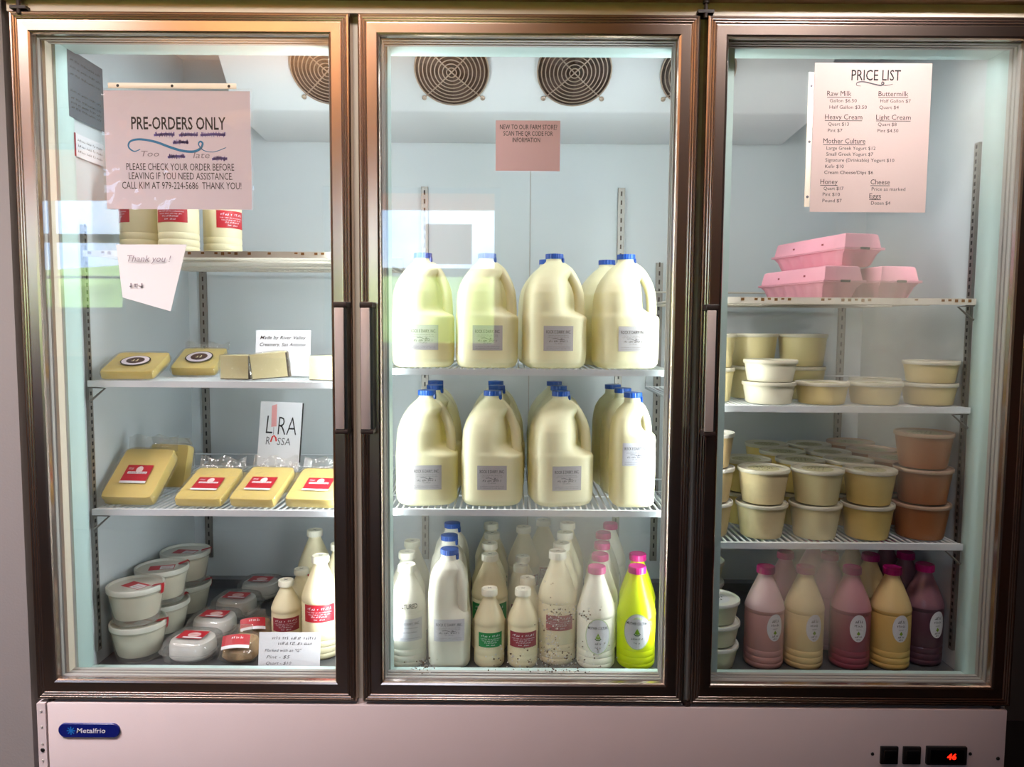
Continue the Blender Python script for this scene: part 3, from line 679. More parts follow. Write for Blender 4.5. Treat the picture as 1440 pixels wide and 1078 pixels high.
# bottles: body (with filled colour), cap, label
def bottle_profile(r, h, neck, capz, sh):
    """r body radius, h shoulder start, sh = neck base height"""
    p = [(r*0.80, 0.0), (r*0.90, 0.0015), (r*0.97, 0.006), (r*0.985, 0.012), (r*0.955, 0.015), (r*0.985, 0.018), (r*0.985, 0.027), (r*0.955, 0.030), (r*0.985, 0.033), (r*0.985, 0.042), (r*0.96, 0.045), (r*0.985, 0.048), (r*0.985, h-0.014), (r*0.955, h-0.011), (r*0.985, h-0.008), (r*1.0, h-0.002)]
    for k in range(1, 9):
        t = k/8; p.append((neck+(r-neck)*(1-t)**1.0*(1+0.22*t*(1-t)*2), h-0.002+(sh-h+0.002)*t))
    p += [(neck*0.97, sh+0.003), (neck*0.97, capz+0.002)]
    return p
def bottle(name, label, cat, group, r, H, m, capm, lab, cone=0.60, caph=0.0155, neck=0.0165, m2=None):
    t = thing(name, label, cat, (0, 0, 0), 0, group)
    capz = H-caph; h = H*cone; prof = bottle_profile(r, h, neck, capz, capz-0.006)
    bb = MB().lathe(prof, m, 40)
    if m2:                                  # empty head of the bottle above the fill line
        k2 = bb.mi(m2); bb.m = [k2 if sum(bb.v[i][2] for i in f)/len(f) > h-0.004 else k for f, k in zip(bb.f, bb.m)]
    bb.build('bottle_body', t, sharp=40)
    c = MB(); N = 44; cr = neck+0.0045
    c.loft([[((q*(1-0.03*(j % 2)) if 0 < i < 3 else q)*math.cos(2*math.pi*j/N), (q*(1-0.03*(j % 2)) if 0 < i < 3 else q)*math.sin(2*math.pi*j/N), z) for j in range(N)]
            for i, (q, z) in enumerate(((cr*0.98, capz), (cr, capz+0.001), (cr*0.99, H-0.0025), (cr*0.93, H), (cr*0.8, H+0.0003), (cr*0.78, H-0.0006)))], capm, True)
    if capm is M_capw:      # inked cross on the plain caps
        for a in (0.7, -0.8): c.mapped(ribbon([(-0.006*math.cos(a), -0.006*math.sin(a)), (0.006*math.cos(a), 0.006*math.sin(a))], 0.0014), lambda x, y: (x, y, H+0.0001), M_ink)
    c.build('cap', t, sharp=20)
    rr = lambda z: min(interp([(b_, a_) for a_, b_ in prof], z), r)
    def P(u, v, e=0.0):
        q = max(rr(v), r*0.985 if v < h-0.003 else 0)+0.0006+e; a = -math.pi/2+u/q; return (q*math.cos(a), q*math.sin(a), v)
    def add_label(nm, kind, z0, z1, hw):
        l = MB(); zc = (z0+z1)/2; hh = (z1-z0)
        if kind in ('red', 'dred', 'green'):
            l.mapped(rect(-hw, z0, hw, z1, 20, 2), lambda u, v: P(u, v), {'red': M_red, 'dred': M_dred, 'green': M_green}[kind])
            for s, f, w, k in (('~4 1 5', 0.72, 0.75, 0.13), ('~5 5 3 3 13', 0.55, 0.8, 0.07), ('~7 5 4 3 4', 0.42, 0.7, 0.07), ('~4 12', 0.28, 0.5, 0.09), ('~3 4', 0.12, 0.34, 0.09)):
                W2 = min(hw, r*1.1); l.mapped(shift(text_geo(s, k*hh, 2*W2*w), -W2*w, z0+f*hh), lambda u, v: P(u, v, 0.0004), M_paper)
        elif kind == 'dairy':
            l.mapped(rect(-hw, z0, hw, z1, 20, 2), lambda u, v: P(u, v), M_greyl)
            for s, f, w, k in (('ROCK E DAIRY, INC.', 0.72, 0.8, 0.12), ('~4 3 8 4', 0.56, 0.7, 0.05), ('~5 1 3 4', 0.36, 0.6, 0.08), ('~4 12 2 3 5', 0.1, 0.8, 0.05)):
                l.mapped(shift(text_geo(s, k*hh, 2*hw*w), -hw*w, z0+f*hh), lambda u, v: P(u, v, 0.0004), M_ink if k > 0.07 else M_inkgrey)
        elif kind == 'script':
            l.mapped(shift(text_geo('CULTURED', 0.010, 2*hw, 0.02), -hw, z0), lambda u, v: P(u, v, 0.0002), M_ink)
        elif kind == 'oval':
            l.mapped(ellipse(0, zc, hw, hh/2), lambda u, v: P(u, v), M_paper)
            for s, f, w, k in (('~5', 0.70, 0.9, 0.11), ('~6', 0.55, 1.0, 0.09), ('~9', 0.44, 0.6, 0.04), ('~5', 0.16, 0.8, 0.07), ('~5', 0.07, 0.5, 0.06)):
                l.mapped(shift(text_geo(s, k*hh, hw*w, 0.02), -hw*w/2, z0+f*hh), lambda u, v: P(u, v, 0.0004), M_ink)
            l.mapped(([(0, z0+0.40*hh), (-0.22*hw, z0+0.30*hh), (0, z0+0.24*hh), (0.22*hw, z0+0.30*hh)], [(0, 1, 2, 3)]), lambda u, v: P(u, v, 0.0004), M_leaf)
        elif kind == 'bigoval':
            l.mapped(ellipse(0, zc, hw, hh/2), lambda u, v: P(u, v), mat('oval_ring', (176, 196, 150), 0.5)); l.mapped(ellipse(0, zc, hw*0.93, hh/2*0.95), lambda u, v: P(u, v, 0.0002), M_greyl)
            for s, f, w, k in (('MOTHER CULTURE', 0.70, 1.55, 0.075), ('~9' if 'yellow' in label else '~5', 0.28, 0.9 if 'yellow' in label else 0.5, 0.06), ('~3 2', 0.17, 0.45, 0.05)):
                l.mapped(shift(text_geo(s, k*hh, hw*w, 0.01), -hw*w/2, z0+f*hh), lambda u, v: P(u, v, 0.0005), M_ink)
            l.mapped(ribbon([(-hw*0.75, z0+0.66*hh), (hw*0.75, z0+0.66*hh)], 0.0006), lambda u, v: P(u, v, 0.0005), M_inkgrey)
            l.mapped(([(0, z0+0.60*hh), (-0.2*hw, z0+0.46*hh), (0, z0+0.42*hh), (0.2*hw, z0+0.46*hh)], [(0, 1, 2, 3)]), lambda u, v: P(u, v, 0.0005), M_leaf)
            l.mapped(ribbon([(-0.24*hw, z0+0.45*hh), (-0.1*hw, z0+0.40*hh), (0.1*hw, z0+0.40*hh), (0.24*hw, z0+0.45*hh)], 0.0022), lambda u, v: P(u, v, 0.0006), mat('leaf_dark', (40, 84, 30), 0.5))
        l.build(nm, t)
    for L in lab: add_label(*L)
    return t
QR, QH, PR, PH = 0.0452, 0.2335, 0.0362, 0.180
yogc = {}
def yog(name, rgb): return mat('yogurt_'+name, rgb, 0.32, var=0.04, trans=0.06)
# drinkable yogurts, floor of the right compartment
G = 'drinkable yogurt bottles on the right cooler floor'
OV = [('label', 'oval', 0.070, 0.134, 0.0195)]
Y1 = bottle('yogurt_bottle', 'pale pink yogurt bottle with magenta cap, leftmost of the front row', 'bottle', G, QR, QH, yog('pale_pink', (196, 148, 146)), M_mag, OV, m2=yog('pale_pink_head', (228, 196, 198)))
Y2 = bottle('yogurt_bottle', 'cream yogurt bottle with magenta cap, second in the front row beside pale pink one', 'bottle', G, QR, QH, yog('cream', (230, 204, 146)), M_mag, OV, m2=yog('cream_head', (238, 216, 166)))
Y3 = bottle('yogurt_bottle', 'rose red yogurt bottle with magenta cap, middle of the front row', 'bottle', G, QR, QH, yog('rose', (146, 70, 84)), M_mag, OV, m2=yog('rose_head', (196, 134, 148)))
Y4 = bottle('yogurt_bottle', 'golden cream yogurt bottle with magenta cap, between the red and purple front bottles', 'bottle', G, QR, QH, yog('gold', (222, 184, 108)), M_mag, OV, m2=yog('gold_head', (238, 210, 148)))
Y5 = bottle('yogurt_bottle', 'dark purple yogurt bottle with magenta cap, rightmost of the front row', 'bottle', G, QR, QH, yog('purple', (86, 52, 66)), M_mag, OV, m2=yog('purple_head', (140, 98, 112)))
for p, x, rz in ((Y1, 0.568, 0.25), (Y2, 0.661, 0.18), (Y3, 0.770, 0.0), (Y4, 0.864, 0.08), (Y5, 0.953, 0.28)):
    used[p.name] = 1; p.location = (x, 0.196 if x > 0.9 else 0.172, IZ0+0.0005); p.rotation_euler = (0, 0, rz)
P_ = yog('pink', (206, 140, 160))
for p, loc, rz, l, cm in ((Y3, (0.762, 0.277, 0), 0.3, 'dusky pink yogurt bottle behind the cream and red front bottles', P_), (Y4, (0.860, 0.272, 0), 0, 'golden yogurt bottle in the second row behind the golden front bottle', None),
                      (Y5, (0.9565, 0.290, 0), 0, 'dark purple yogurt bottle in the second row by the right wall', None), (Y1, (0.655, 0.285, 0), 0, 'mauve pink yogurt bottle behind the pale pink and cream front bottles', P_),
                      (Y3, (0.762, 0.380, 0), 0, 'dusky pink yogurt bottle, third row back, left of the rear cream one', P_), (Y2, (0.862, 0.375, 0), 0, 'cream yogurt bottle, third row back, between pink and purple ones', None),
                      (Y5, (0.9565, 0.384, 0), 0, 'dark purple yogurt bottle, third row back beside the right wall', None)):
    d = dup(p, (loc[0], loc[1], IZ0+0.0005), rz, l, G)
    if cm:
        for ch in d.children:
            if ch.name.startswith('bottle_body'):
                ch.data = ch.data.copy(); ch.data.materials[0] = cm; ch.data.materials[1] = cm

# middle compartment, floor
K = 'bottles on the middle cooler floor'
B1 = bottle('buttermilk_bottle', 'white buttermilk bottle with black lettering at the left, front one', 'bottle', K, QR, QH, M_whitepl, M_capw, [('label', 'dairy', 0.066, 0.118, 0.040), ('lettering', 'script', 0.142, 0.152, 0.026)])
place(B1, (-0.271, 0.166, IZ0+0.0005), 0.1, B1['label'], K)
for j, (x, y) in enumerate(((-0.2845, 0.262), (-0.2845, 0.358))): dup(B1, (x, y, IZ0+0.0005), 0.1, 'white buttermilk bottle at the left, %s in its row' % ('second' if j == 0 else 'last'), K)
GP = bottle('cream_bottle', 'small pint of light cream with green label, front row', 'bottle', K, PR, PH, M_cream_pl, M_capw, [('label', 'green', 0.052, 0.086, 0.030)], cone=0.60, neck=0.0145)
place(GP, (-0.078, 0.160, IZ0+0.0005), 0.12, GP['label'], K)
GQ = bottle('cream_bottle', 'quart of light cream with green label behind the green pint', 'bottle', K, QR, QH, M_cream_pl, M_capw, [('label', 'green', 0.080, 0.122, 0.052)])
place(GQ, (-0.080, 0.250, IZ0+0.0005), 0, GQ['label'], K)
for j, (x, y) in enumerate(((-0.084, 0.344), (-0.080, 0.438), (-0.086, 0.534))): dup(GQ, (x, y, IZ0+0.0005), 0, 'unlit quart cream bottle, %s back in the green-labelled row'.replace('unlit ', '') % ORD[j+2], K)
RP = bottle('cream_bottle', 'small pint of heavy cream with dark red label, front row', 'bottle', K, PR, PH, M_cream_pl, M_capw, [('label', 'dred', 0.052, 0.088, 0.036)], cone=0.60, neck=0.0145)
place(RP, (0.000, 0.160, IZ0+0.0005), 0.05, RP['label'], K)
for j, (x, y) in enumerate(((0.012, 0.236), (-0.004, 0.330), (0.002, 0.408))): dup(RP, (x, y, IZ0+0.0005), 0.3, 'pint cream bottle, %s back in the red-labelled pint row' % ORD[j+1], K)
RQ = bottle('cream_bottle', 'tall quart of heavy cream with dark red label speckled with frost', 'bottle', K, QR, QH, M_cream_pl, M_capw, [('label', 'dred', 0.076, 0.108, 0.034)])
place(RQ, (0.0815, 0.186, IZ0+0.0005), 0.1, RQ['label'], K, (1, 1, 1.12))
for j, (x, y) in enumerate(((0.097, 0.285), (0.112, 0.382), (0.126, 0.478))): dup(RQ, (x, y, IZ0+0.0005), 0.1, 'quart cream bottle, %s back behind the frosted red-labelled one' % ORD[j+1], K, (1, 1, 1.08))
for j, (x, y) in enumerate(((0.006, 0.500), (0.064, 0.577))): dup(RQ, (x, y, IZ0+0.0005), 0.4, ('quart cream bottle at the back behind the row of pints', 'rearmost quart cream bottle near the back wall')[j], K, (1, 1, 1.0))
KF = bottle('kefir_bottle', 'kefir bottle with pink cap and oval label, front one', 'bottle', K, QR, QH, M_whitepl, M_mag, [('label', 'bigoval', 0.040, 0.124, 0.030)], cone=0.56)
place(KF, (0.1715, 0.162, IZ0+0.0005), 0.0, KF['label'], K)
for j, (x, y) in enumerate(((0.190, 0.258), (0.206, 0.353), (0.2205, 0.449), (0.252, 0.545))): dup(KF, (x, y, IZ0+0.0005), 0.0, 'kefir bottle with pink cap, %s back in its row' % ORD[j+1], K)
M_neon = mat('neon_yellow_whey', (236, 246, 40), 0.3, var=0.02, trans=0.45)
YW = bottle('whey_bottle', 'bright yellow whey bottle with pink cap and oval label, front one', 'bottle', K, QR, QH, M_neon, M_mag, [('label', 'bigoval', 0.050, 0.134, 0.032)], cone=0.54)
place(YW, (0.266, 0.166, IZ0+0.0005), -0.1, YW['label'], K)
dup(YW, (0.283, 0.261, IZ0+0.0005), 0, 'bright yellow whey bottle behind the front yellow one', K)

# left compartment: cream bottles on floor and top shelf
K2 = 'cream bottles in the left compartment'
d = dup(RP, (-0.580, 0.250, IZ0+0.0005), 0.25, 'small cream bottle with red label behind the price card', K2, (1, 1, 0.915))
dup(RP, (-0.566, 0.336, IZ0+0.0005), 0.25, 'small cream bottle half hidden behind the labelled pint', K2, (1, 1, 0.915))
LQ = bottle('cream_bottle', 'tall cream bottle with red label by the left door handle', 'bottle', K2, QR, QH, M_cream_pl, M_capw, [('label', 'red', 0.090, 0.130, 0.038)])
place(LQ, (-0.483, 0.205, IZ0+0.0005), 0.15, LQ['label'], K2, (1, 1, 1.03))
dup(LQ, (-0.555, 0.428, IZ0+0.0005), 0, 'tall cream bottle behind the two small ones', K2)
dup(LQ, (-0.462, 0.305, IZ0+0.0005), 0, 'tall cream bottle behind the front tall one, cut by the door frame', K2)
for x, y, rz, l in ((-0.800, 0.205, 0.0, 'cream bottle with red label on the top left shelf, under the sign'), (-0.893, 0.215, -0.9, 'cream bottle at the left end of the top left shelf'), (-0.735, 0.300, 0.9, 'cream bottle farther back on the top left shelf')):
    d = dup(LQ, (x, y, 0.9635), rz, l, 'cream bottles on the top left shelf')
    for ch in d.children:
        if ch.name.startswith('label'): ch.location[2] = -0.024

# ------------------------------------------------------------------ tubs
def tub(label, group, rt, rb, h, fill, lid='clear', disc=None, name='deli_tub', level=0.92):
    t = thing(name, label, 'tub', (0, 0, 0), 0, group)
    prof = [(rb*0.86, 0.0025), (rb*0.92, 0.0), (rb*0.97, 0.0008), (rb, 0.005)]+[(rb+(rt*0.955-rb)*k/6, 0.005+(h-0.012)*k/6) for k in range(1, 7)]
    MB().lathe(prof, fill, 40).build('tub_body', t)
    l = MB(); lm = {'clear': M_lidrim, 'white': mat('white_lid', (236, 234, 226), 0.35), 'brown': mat('tan_lid', (196, 164, 140), 0.35, trans=0.2)}[lid]
    l.lathe([(rt*0.955, h-0.0085), (rt*0.99, h-0.0085), (rt, h-0.007), (rt, h-0.0015), (rt*0.985, h), (rt*0.95, h), (rt*0.93, h-0.003), (rt*0.90, h-0.0034), (rt*0.4, h-0.003)], lm, 40)
    lo = l.build('lid', t)
    if disc:
        q = MB(); q.mapped(ellipse(0, 0, rt*0.60, rt*0.60), lambda x, y: (x, y, h-0.0028), disc)
        for s, z, w in (('~5', 0.2, 0.7), ('~6', -0.05, 0.8), ('~3', -0.3, 0.4)): q.mapped(shift(text_geo(s, rt*0.14, rt*w, 0.02), -rt*w/2, rt*z), lambda x, y: (x, y, h-0.0026), M_ink)
        q.build('lid_label', t)
    return t
M_dip = mat('flecked_dip', (226, 208, 164), 0.38, var=0.10, vscale=110, trans=0.10)
M_dipy = mat('yellow_dip', (232, 206, 126), 0.38, var=0.08, vscale=80, trans=0.10)
M_car = mat('caramel', (164, 104, 62), 0.34, var=0.10, vscale=14, trans=0.05)
M_yog = mat('cream_yogurt', (234, 222, 172), 0.38, var=0.03, trans=0.15)
M_yogw = mat('white_yogurt', (246, 241, 220), 0.36, var=0.03, trans=0.15)
M_disc = mat('lid_sticker', (186, 180, 140), 0.5, var=0.05)
TG = 'deli tubs on the lower right shelf'
RT, RB, TH = 0.0592, 0.0470, 0.0800
tA = tub('x', TG, RT, RB, TH, M_dip, 'clear', M_disc); tB = tub('x', TG, RT, RB, TH, M_yog, 'clear', M_disc); tC = tub('x', TG, RT, RB, TH, M_dipy, 'clear', M_disc); tD = tub('x', TG, RT+0.005, RB+0.004, 0.0815, M_car, 'brown', M_disc)
tE = tub('x', TG, RT, RB, TH, mat('tan_spread', (214, 190, 144), 0.4, trans=0.08), 'white', M_disc)
ZS = 0.3195
def stack(p, x, y, n, lab, h=TH, grp=TG, zs=ZS):
    nm = ('lower', 'upper') if n == 2 else ('bottom', 'middle', 'top')
    for k in range(n):
        place(p, (x+0.002*(k % 2), y, zs+k*(h+0.0004)), random.uniform(-0.5, 0.5), '%s %s' % (nm[k] if n > 1 else 'single', lab), grp)
stack(tA, 0.5575, 0.186, 2, 'flecked cream tub at the front left of the lower right shelf')
stack(tB, 0.682, 0.183, 2, 'pale yellow tub, second front stack on the lower right shelf')
stack(tC, 0.804, 0.183, 2, 'golden yellow tub in the front row beside the caramel stack')
stack(tD, 0.9320, 0.190, 3, 'caramel brown tub in the tall stack by the right wall', 0.082)
stack(tE, 0.4335, 0.200, 3, 'white-lidded tan tub beside the door frame, lower right shelf')
for nm, p, pts in (('yellow', tC, ((0.556, 0.310, 'behind the flecked front stack'), (0.688, 0.306, 'second row, behind the pale yellow front stack'), (0.688, 0.430, 'third row, behind the pale yellow stacks'), (0.688, 0.556, 'last row at the back wall'), (0.8080, 0.306, 'second row, behind the golden front stack'), (0.8080, 0.430, 'third row, behind the golden stacks'), (0.8080, 0.556, 'last row, left of rear brown stack'))),
                   ('brown', tD, ((0.9360, 0.322, 'second row, behind the tall caramel stack'), (0.9360, 0.452, 'third row, behind the caramel stacks'), (0.9360, 0.582, 'last row in the back right corner')))):
    for x, y, l in pts: stack(p, x, y, 2, nm+' tub, '+l, TH if nm == 'yellow' else 0.082)
# upper right shelf: shallow and deep tubs
TU = 'yogurt tubs on the middle right shelf'; ZU = 0.6305
tS = tub('x', TU, 0.0605, 0.051, 0.050, M_yogw, 'clear', None); tL = tub('x', TU, 0.0605, 0.051, 0.050, mat('butter_cream', (228, 206, 146), 0.38, trans=0.12), 'clear', M_disc); tT = tub('x', TU, 0.0600, 0.0500, 0.0790, M_yog, 'clear', M_disc)
stack(tS, 0.5665, 0.190, 2, 'shallow white tub at the front left, middle right shelf', 0.050, TU, ZU)
stack(tL, 0.9380, 0.190, 2, 'shallow butter yellow tub by the right wall, middle right shelf', 0.050, TU, ZU)
for x, l in ((0.690, 'single shallow yellow tub just right of the white pair'), (0.8135-0.0, 'single shallow yellow tub left of the pair by the wall')): place(tL, (x, 0.192, ZU), 0.3, l, TU)
place(tL, (0.8745, 0.322, ZU), 0.2, 'single shallow yellow tub in second row of the middle right shelf', TU)
for x, y, l in ((0.5665, 0.322, 'deep cream tub behind the shallow white pair'), (0.689, 0.322, 'deep cream tub just left of the wall standard'), (0.440, 0.240, 'deep cream tub against the door frame, middle right shelf')): stack(tT, x, y, 2, l, 0.079, TU, ZU)
# small white tubs on the floor
TW = 'small white tubs on the right cooler floor'
tW = tub('x', TW, 0.0575, 0.0470, 0.0525, mat('white_tub', (226, 222, 192), 0.4, trans=0.1), 'white', M_paper)
stack(tW, 0.4505, 0.173, 3, 'small white tub in the short stack by the door frame', 0.0525, TW, IZ0+0.0005)
for k in range(4): place(tW, (0.4475, 0.296, IZ0+0.0005+k*0.0529), 0.2, '%s small white tub in the rear stack by the door frame' % ('bottom', 'second', 'third', 'top')[k], TW)
# large fresh-cheese tubs, left compartment floor
TF = 'fresh cheese tubs on the left cooler floor'
def ftub(label):
    t = thing('cheese_tub', label, 'tub', (0, 0, 0), 0, TF); rt, rb, h = 0.0640, 0.0500, 0.088
    MB().lathe([(rb*0.86, 0.003), (rb*0.94, 0.0), (rb, 0.004), (rt*0.955, h-0.010), (rt*0.955, h-0.008)], M_tubclear, 44, cap1=False).build('tub_body', t)
    MB().lathe([(rb*0.80, 0.012), (rb*0.93, 0.013), (rb*0.97, 0.018), (rt*0.93, h-0.018), (rt*0.89, h-0.0145), (rt*0.4, h-0.0145)], M_yogw, 40).build('fresh_cheese', t)
    lo = MB().lathe([(rt*0.955, h-0.012), (rt*0.995, h-0.012), (rt, h-0.010), (rt, h-0.002), (rt*0.985, h), (rt*0.94, h), (rt*0.92, h-0.006), (rt*0.88, h-0.0065), (rt*0.4, h-0.006)], mat('tub_lid', (232, 234, 226), 0.35, trans=0.35), 44).build('lid', t)
    q = MB(); q.mapped(rect(-0.030, -0.018, 0.030, 0.018), lambda x, y: (x, y, h-0.0056), M_red)
    q.mapped(rect(-0.004, -0.016, 0.028, 0.010), lambda x, y: (x, y, h-0.0054), M_paper); q.mapped(shift(text_geo('~7', 0.005, 0.024), 0, -0.002), lambda x, y: (x, y, h-0.0052), M_red); q.mapped(shift(text_geo('~5', 0.005, 0.018), 0.002, -0.011), lambda x, y: (x, y, h-0.0052), M_ink)
    q.build('lid_label', t)
    s = MB(); vs = []; fs = []
    for i, (dr, z) in enumerate(((-0.024, -0.0045), (-0.010, -0.0015), (0.0012, 0.0012), (0.0016, -0.006), (-0.001, -0.022))):
        for w in (-0.007, 0.007): vs.append((rt+dr, w, h+z))
    fs = [(2*i, 2*i+1, 2*i+3, 2*i+2) for i in range(4)]; s.add(vs, fs, M_red, True, T(rz=0.4)); s.build('seal_strip', t)
    return t
fT = ftub('x')
for i, (x, y) in enumerate(((-0.9150, 0.184), (-0.9145, 0.316), (-0.9130, 0.450))):
    for k in range(2):
        place(fT, (x+(0.004 if k == 0 and i == 0 else 0), y, IZ0+0.0005+k*0.0884), (-0.25, 0.5, 0.1)[i]-0.2*k, '%s fresh cheese tub in the %s stack along the left wall' % (('lower', 'upper')[k], ('front', 'middle', 'rear')[i]), TF)

# ------------------------------------------------------------------ clamshells and bags on the left floor
def sq_ring(a, bb, z, n=4.0, N=40, ox=0, oy=0, wob=0.0, seed=0.0):
    out = []
    for j in range(N):
        th = 2*math.pi*j/N; c, s = math.cos(th), math.sin(th); r = 1/((abs(c)**n+abs(s)**n)**(1/n))
        w = 1+wob*noise.noise((c*2.2+seed, s*2.2, z*40+seed))
        out.append((ox+a*r*c*w, oy+bb*r*s*w, z))
    return out
def clamshell(label):
    t = thing('cheese_clamshell', label, 'cheese pack', (0, 0, 0), 0, CG)
    MB().loft([sq_ring(0.048, 0.048, 0.0005), sq_ring(0.053, 0.053, 0.003), sq_ring(0.0565, 0.0565, 0.020), sq_ring(0.062, 0.062, 0.0205), sq_ring(0.062, 0.062, 0.0215)], M_clearpl, True, True, False).build('tray', t)
    MB().loft([sq_ring(0.062, 0.062, 0.0222), sq_ring(0.0575, 0.0575, 0.0228), sq_ring(0.054, 0.054, 0.036), sq_ring(0.049, 0.049, 0.0405), sq_ring(0.02, 0.02, 0.041)], M_clearpl, True, False, True).build('lid', t)
    MB().loft([sq_ring(0.044, 0.044, 0.0036, 2.2), sq_ring(0.0485, 0.0485, 0.008, 2.2), sq_ring(0.049, 0.049, 0.026, 2.2), sq_ring(0.046, 0.046, 0.0345, 2.2), sq_ring(0.038, 0.038, 0.0375, 2.2)], mat('fresh_white_cheese', (250, 249, 244), 0.55, var=0.03, bump=0.3, bscale=50, trans=0.1), True).build('cheese', t)
    q = MB(); q.mapped(rect(-0.030, -0.022, 0.030, 0.022), lambda x, y: (x, y, 0.0417), M_red); q.mapped(ellipse(0.004, 0, 0.015, 0.012), lambda x, y: (x, y, 0.0419), mat('label_pink', (226, 190, 190), 0.5)); q.mapped(rect(-0.016, -0.019, 0.028, -0.012), lambda x, y: (x, y, 0.0420), M_paper)
    q.mapped(shift(text_geo('~6', 0.006, 0.022, 0.02), -0.006, -0.002), lambda x, y: (x, y, 0.0421), M_red); q.build('lid_label', t)
    return t
CG = 'white cheese clamshells on the left cooler floor'
cs = clamshell('x')
for i, (x, y, rz, l) in enumerate(((-0.783, 0.184, -0.10, 'front clamshell of white cheese with red label'), (-0.783, 0.316, -0.10, 'second clamshell of white cheese from the front'), (-0.776, 0.448, -0.10, 'third clamshell of white cheese from the front'), (-0.754, 0.579, -0.1, 'rearmost clamshell of white cheese near the back wall'))):
    o = place(cs, (x, y, IZ0+0.0005), rz, l, CG, (1.05, 1.03, 1.25))
def brownbag(label, loc, rz):
    t = thing('cheese_bag', label, 'cheese bag', loc, rz, 'brown cheese bags on the left cooler floor'); BR = mat('tan_curd', (176, 142, 104), 0.6, var=0.2, vscale=60, bump=0.6, bscale=70)
    S = loc[0]
    MB().loft([sq_ring(0.036, 0.030, 0.002, 2.6, wob=0.10, seed=S), sq_ring(0.047, 0.040, 0.012, 2.6, wob=0.10, seed=S), sq_ring(0.047, 0.042, 0.030, 2.5, wob=0.12, seed=S), sq_ring(0.038, 0.034, 0.046, 2.3, wob=0.14, seed=S), sq_ring(0.020, 0.018, 0.054, 2, wob=0.1, seed=S)], BR, True).build('curd', t)
    MB().loft([sq_ring(0.042, 0.035, 0.0005, 2.8, wob=0.12, seed=S+3), sq_ring(0.0535, 0.046, 0.012, 2.8, wob=0.14, seed=S+3), sq_ring(0.0530, 0.047, 0.032, 2.6, wob=0.14, seed=S+3), sq_ring(0.042, 0.036, 0.050, 2.4, wob=0.16, seed=S+3), sq_ring(0.026, 0.022, 0.060, 2.2, wob=0.2, seed=S+3), sq_ring(0.024, 0.006, 0.076, 2.2, wob=0.2, seed=S+3, oy=0.012)], M_bag, True).build('bag', t)
    q = MB(); X = T(-0.004, -0.030, 0.048, rx=R_(42), rz=0.12)
    q.mapped(rect(-0.034, -0.017, 0.034, 0.017, 8, 2), lambda x, y: X @ Vector((x, y, 0.0125-6*x*x)), M_red); q.mapped(rect(-0.034, -0.017, 0.034, -0.009, 8, 1), lambda x, y: X @ Vector((x, y, 0.0128-6*x*x)), M_paper); q.mapped(shift(text_geo('~6', 0.006, 0.03, 0.02), -0.010, 0.006), lambda x, y: X @ Vector((x, y, 0.0130-6*x*x)), M_paper)
    q.build('label', t)
    return t
brownbag('brown smoked cheese bag at the front with red and white label', (-0.664, 0.174, IZ0+0.0005), 0.05).scale = (0.90, 0.95, 1.0)
brownbag('brown smoked cheese bag behind the front one', (-0.667, 0.282, IZ0+0.0005), 0.2).scale = (0.86, 0.86, 0.95)

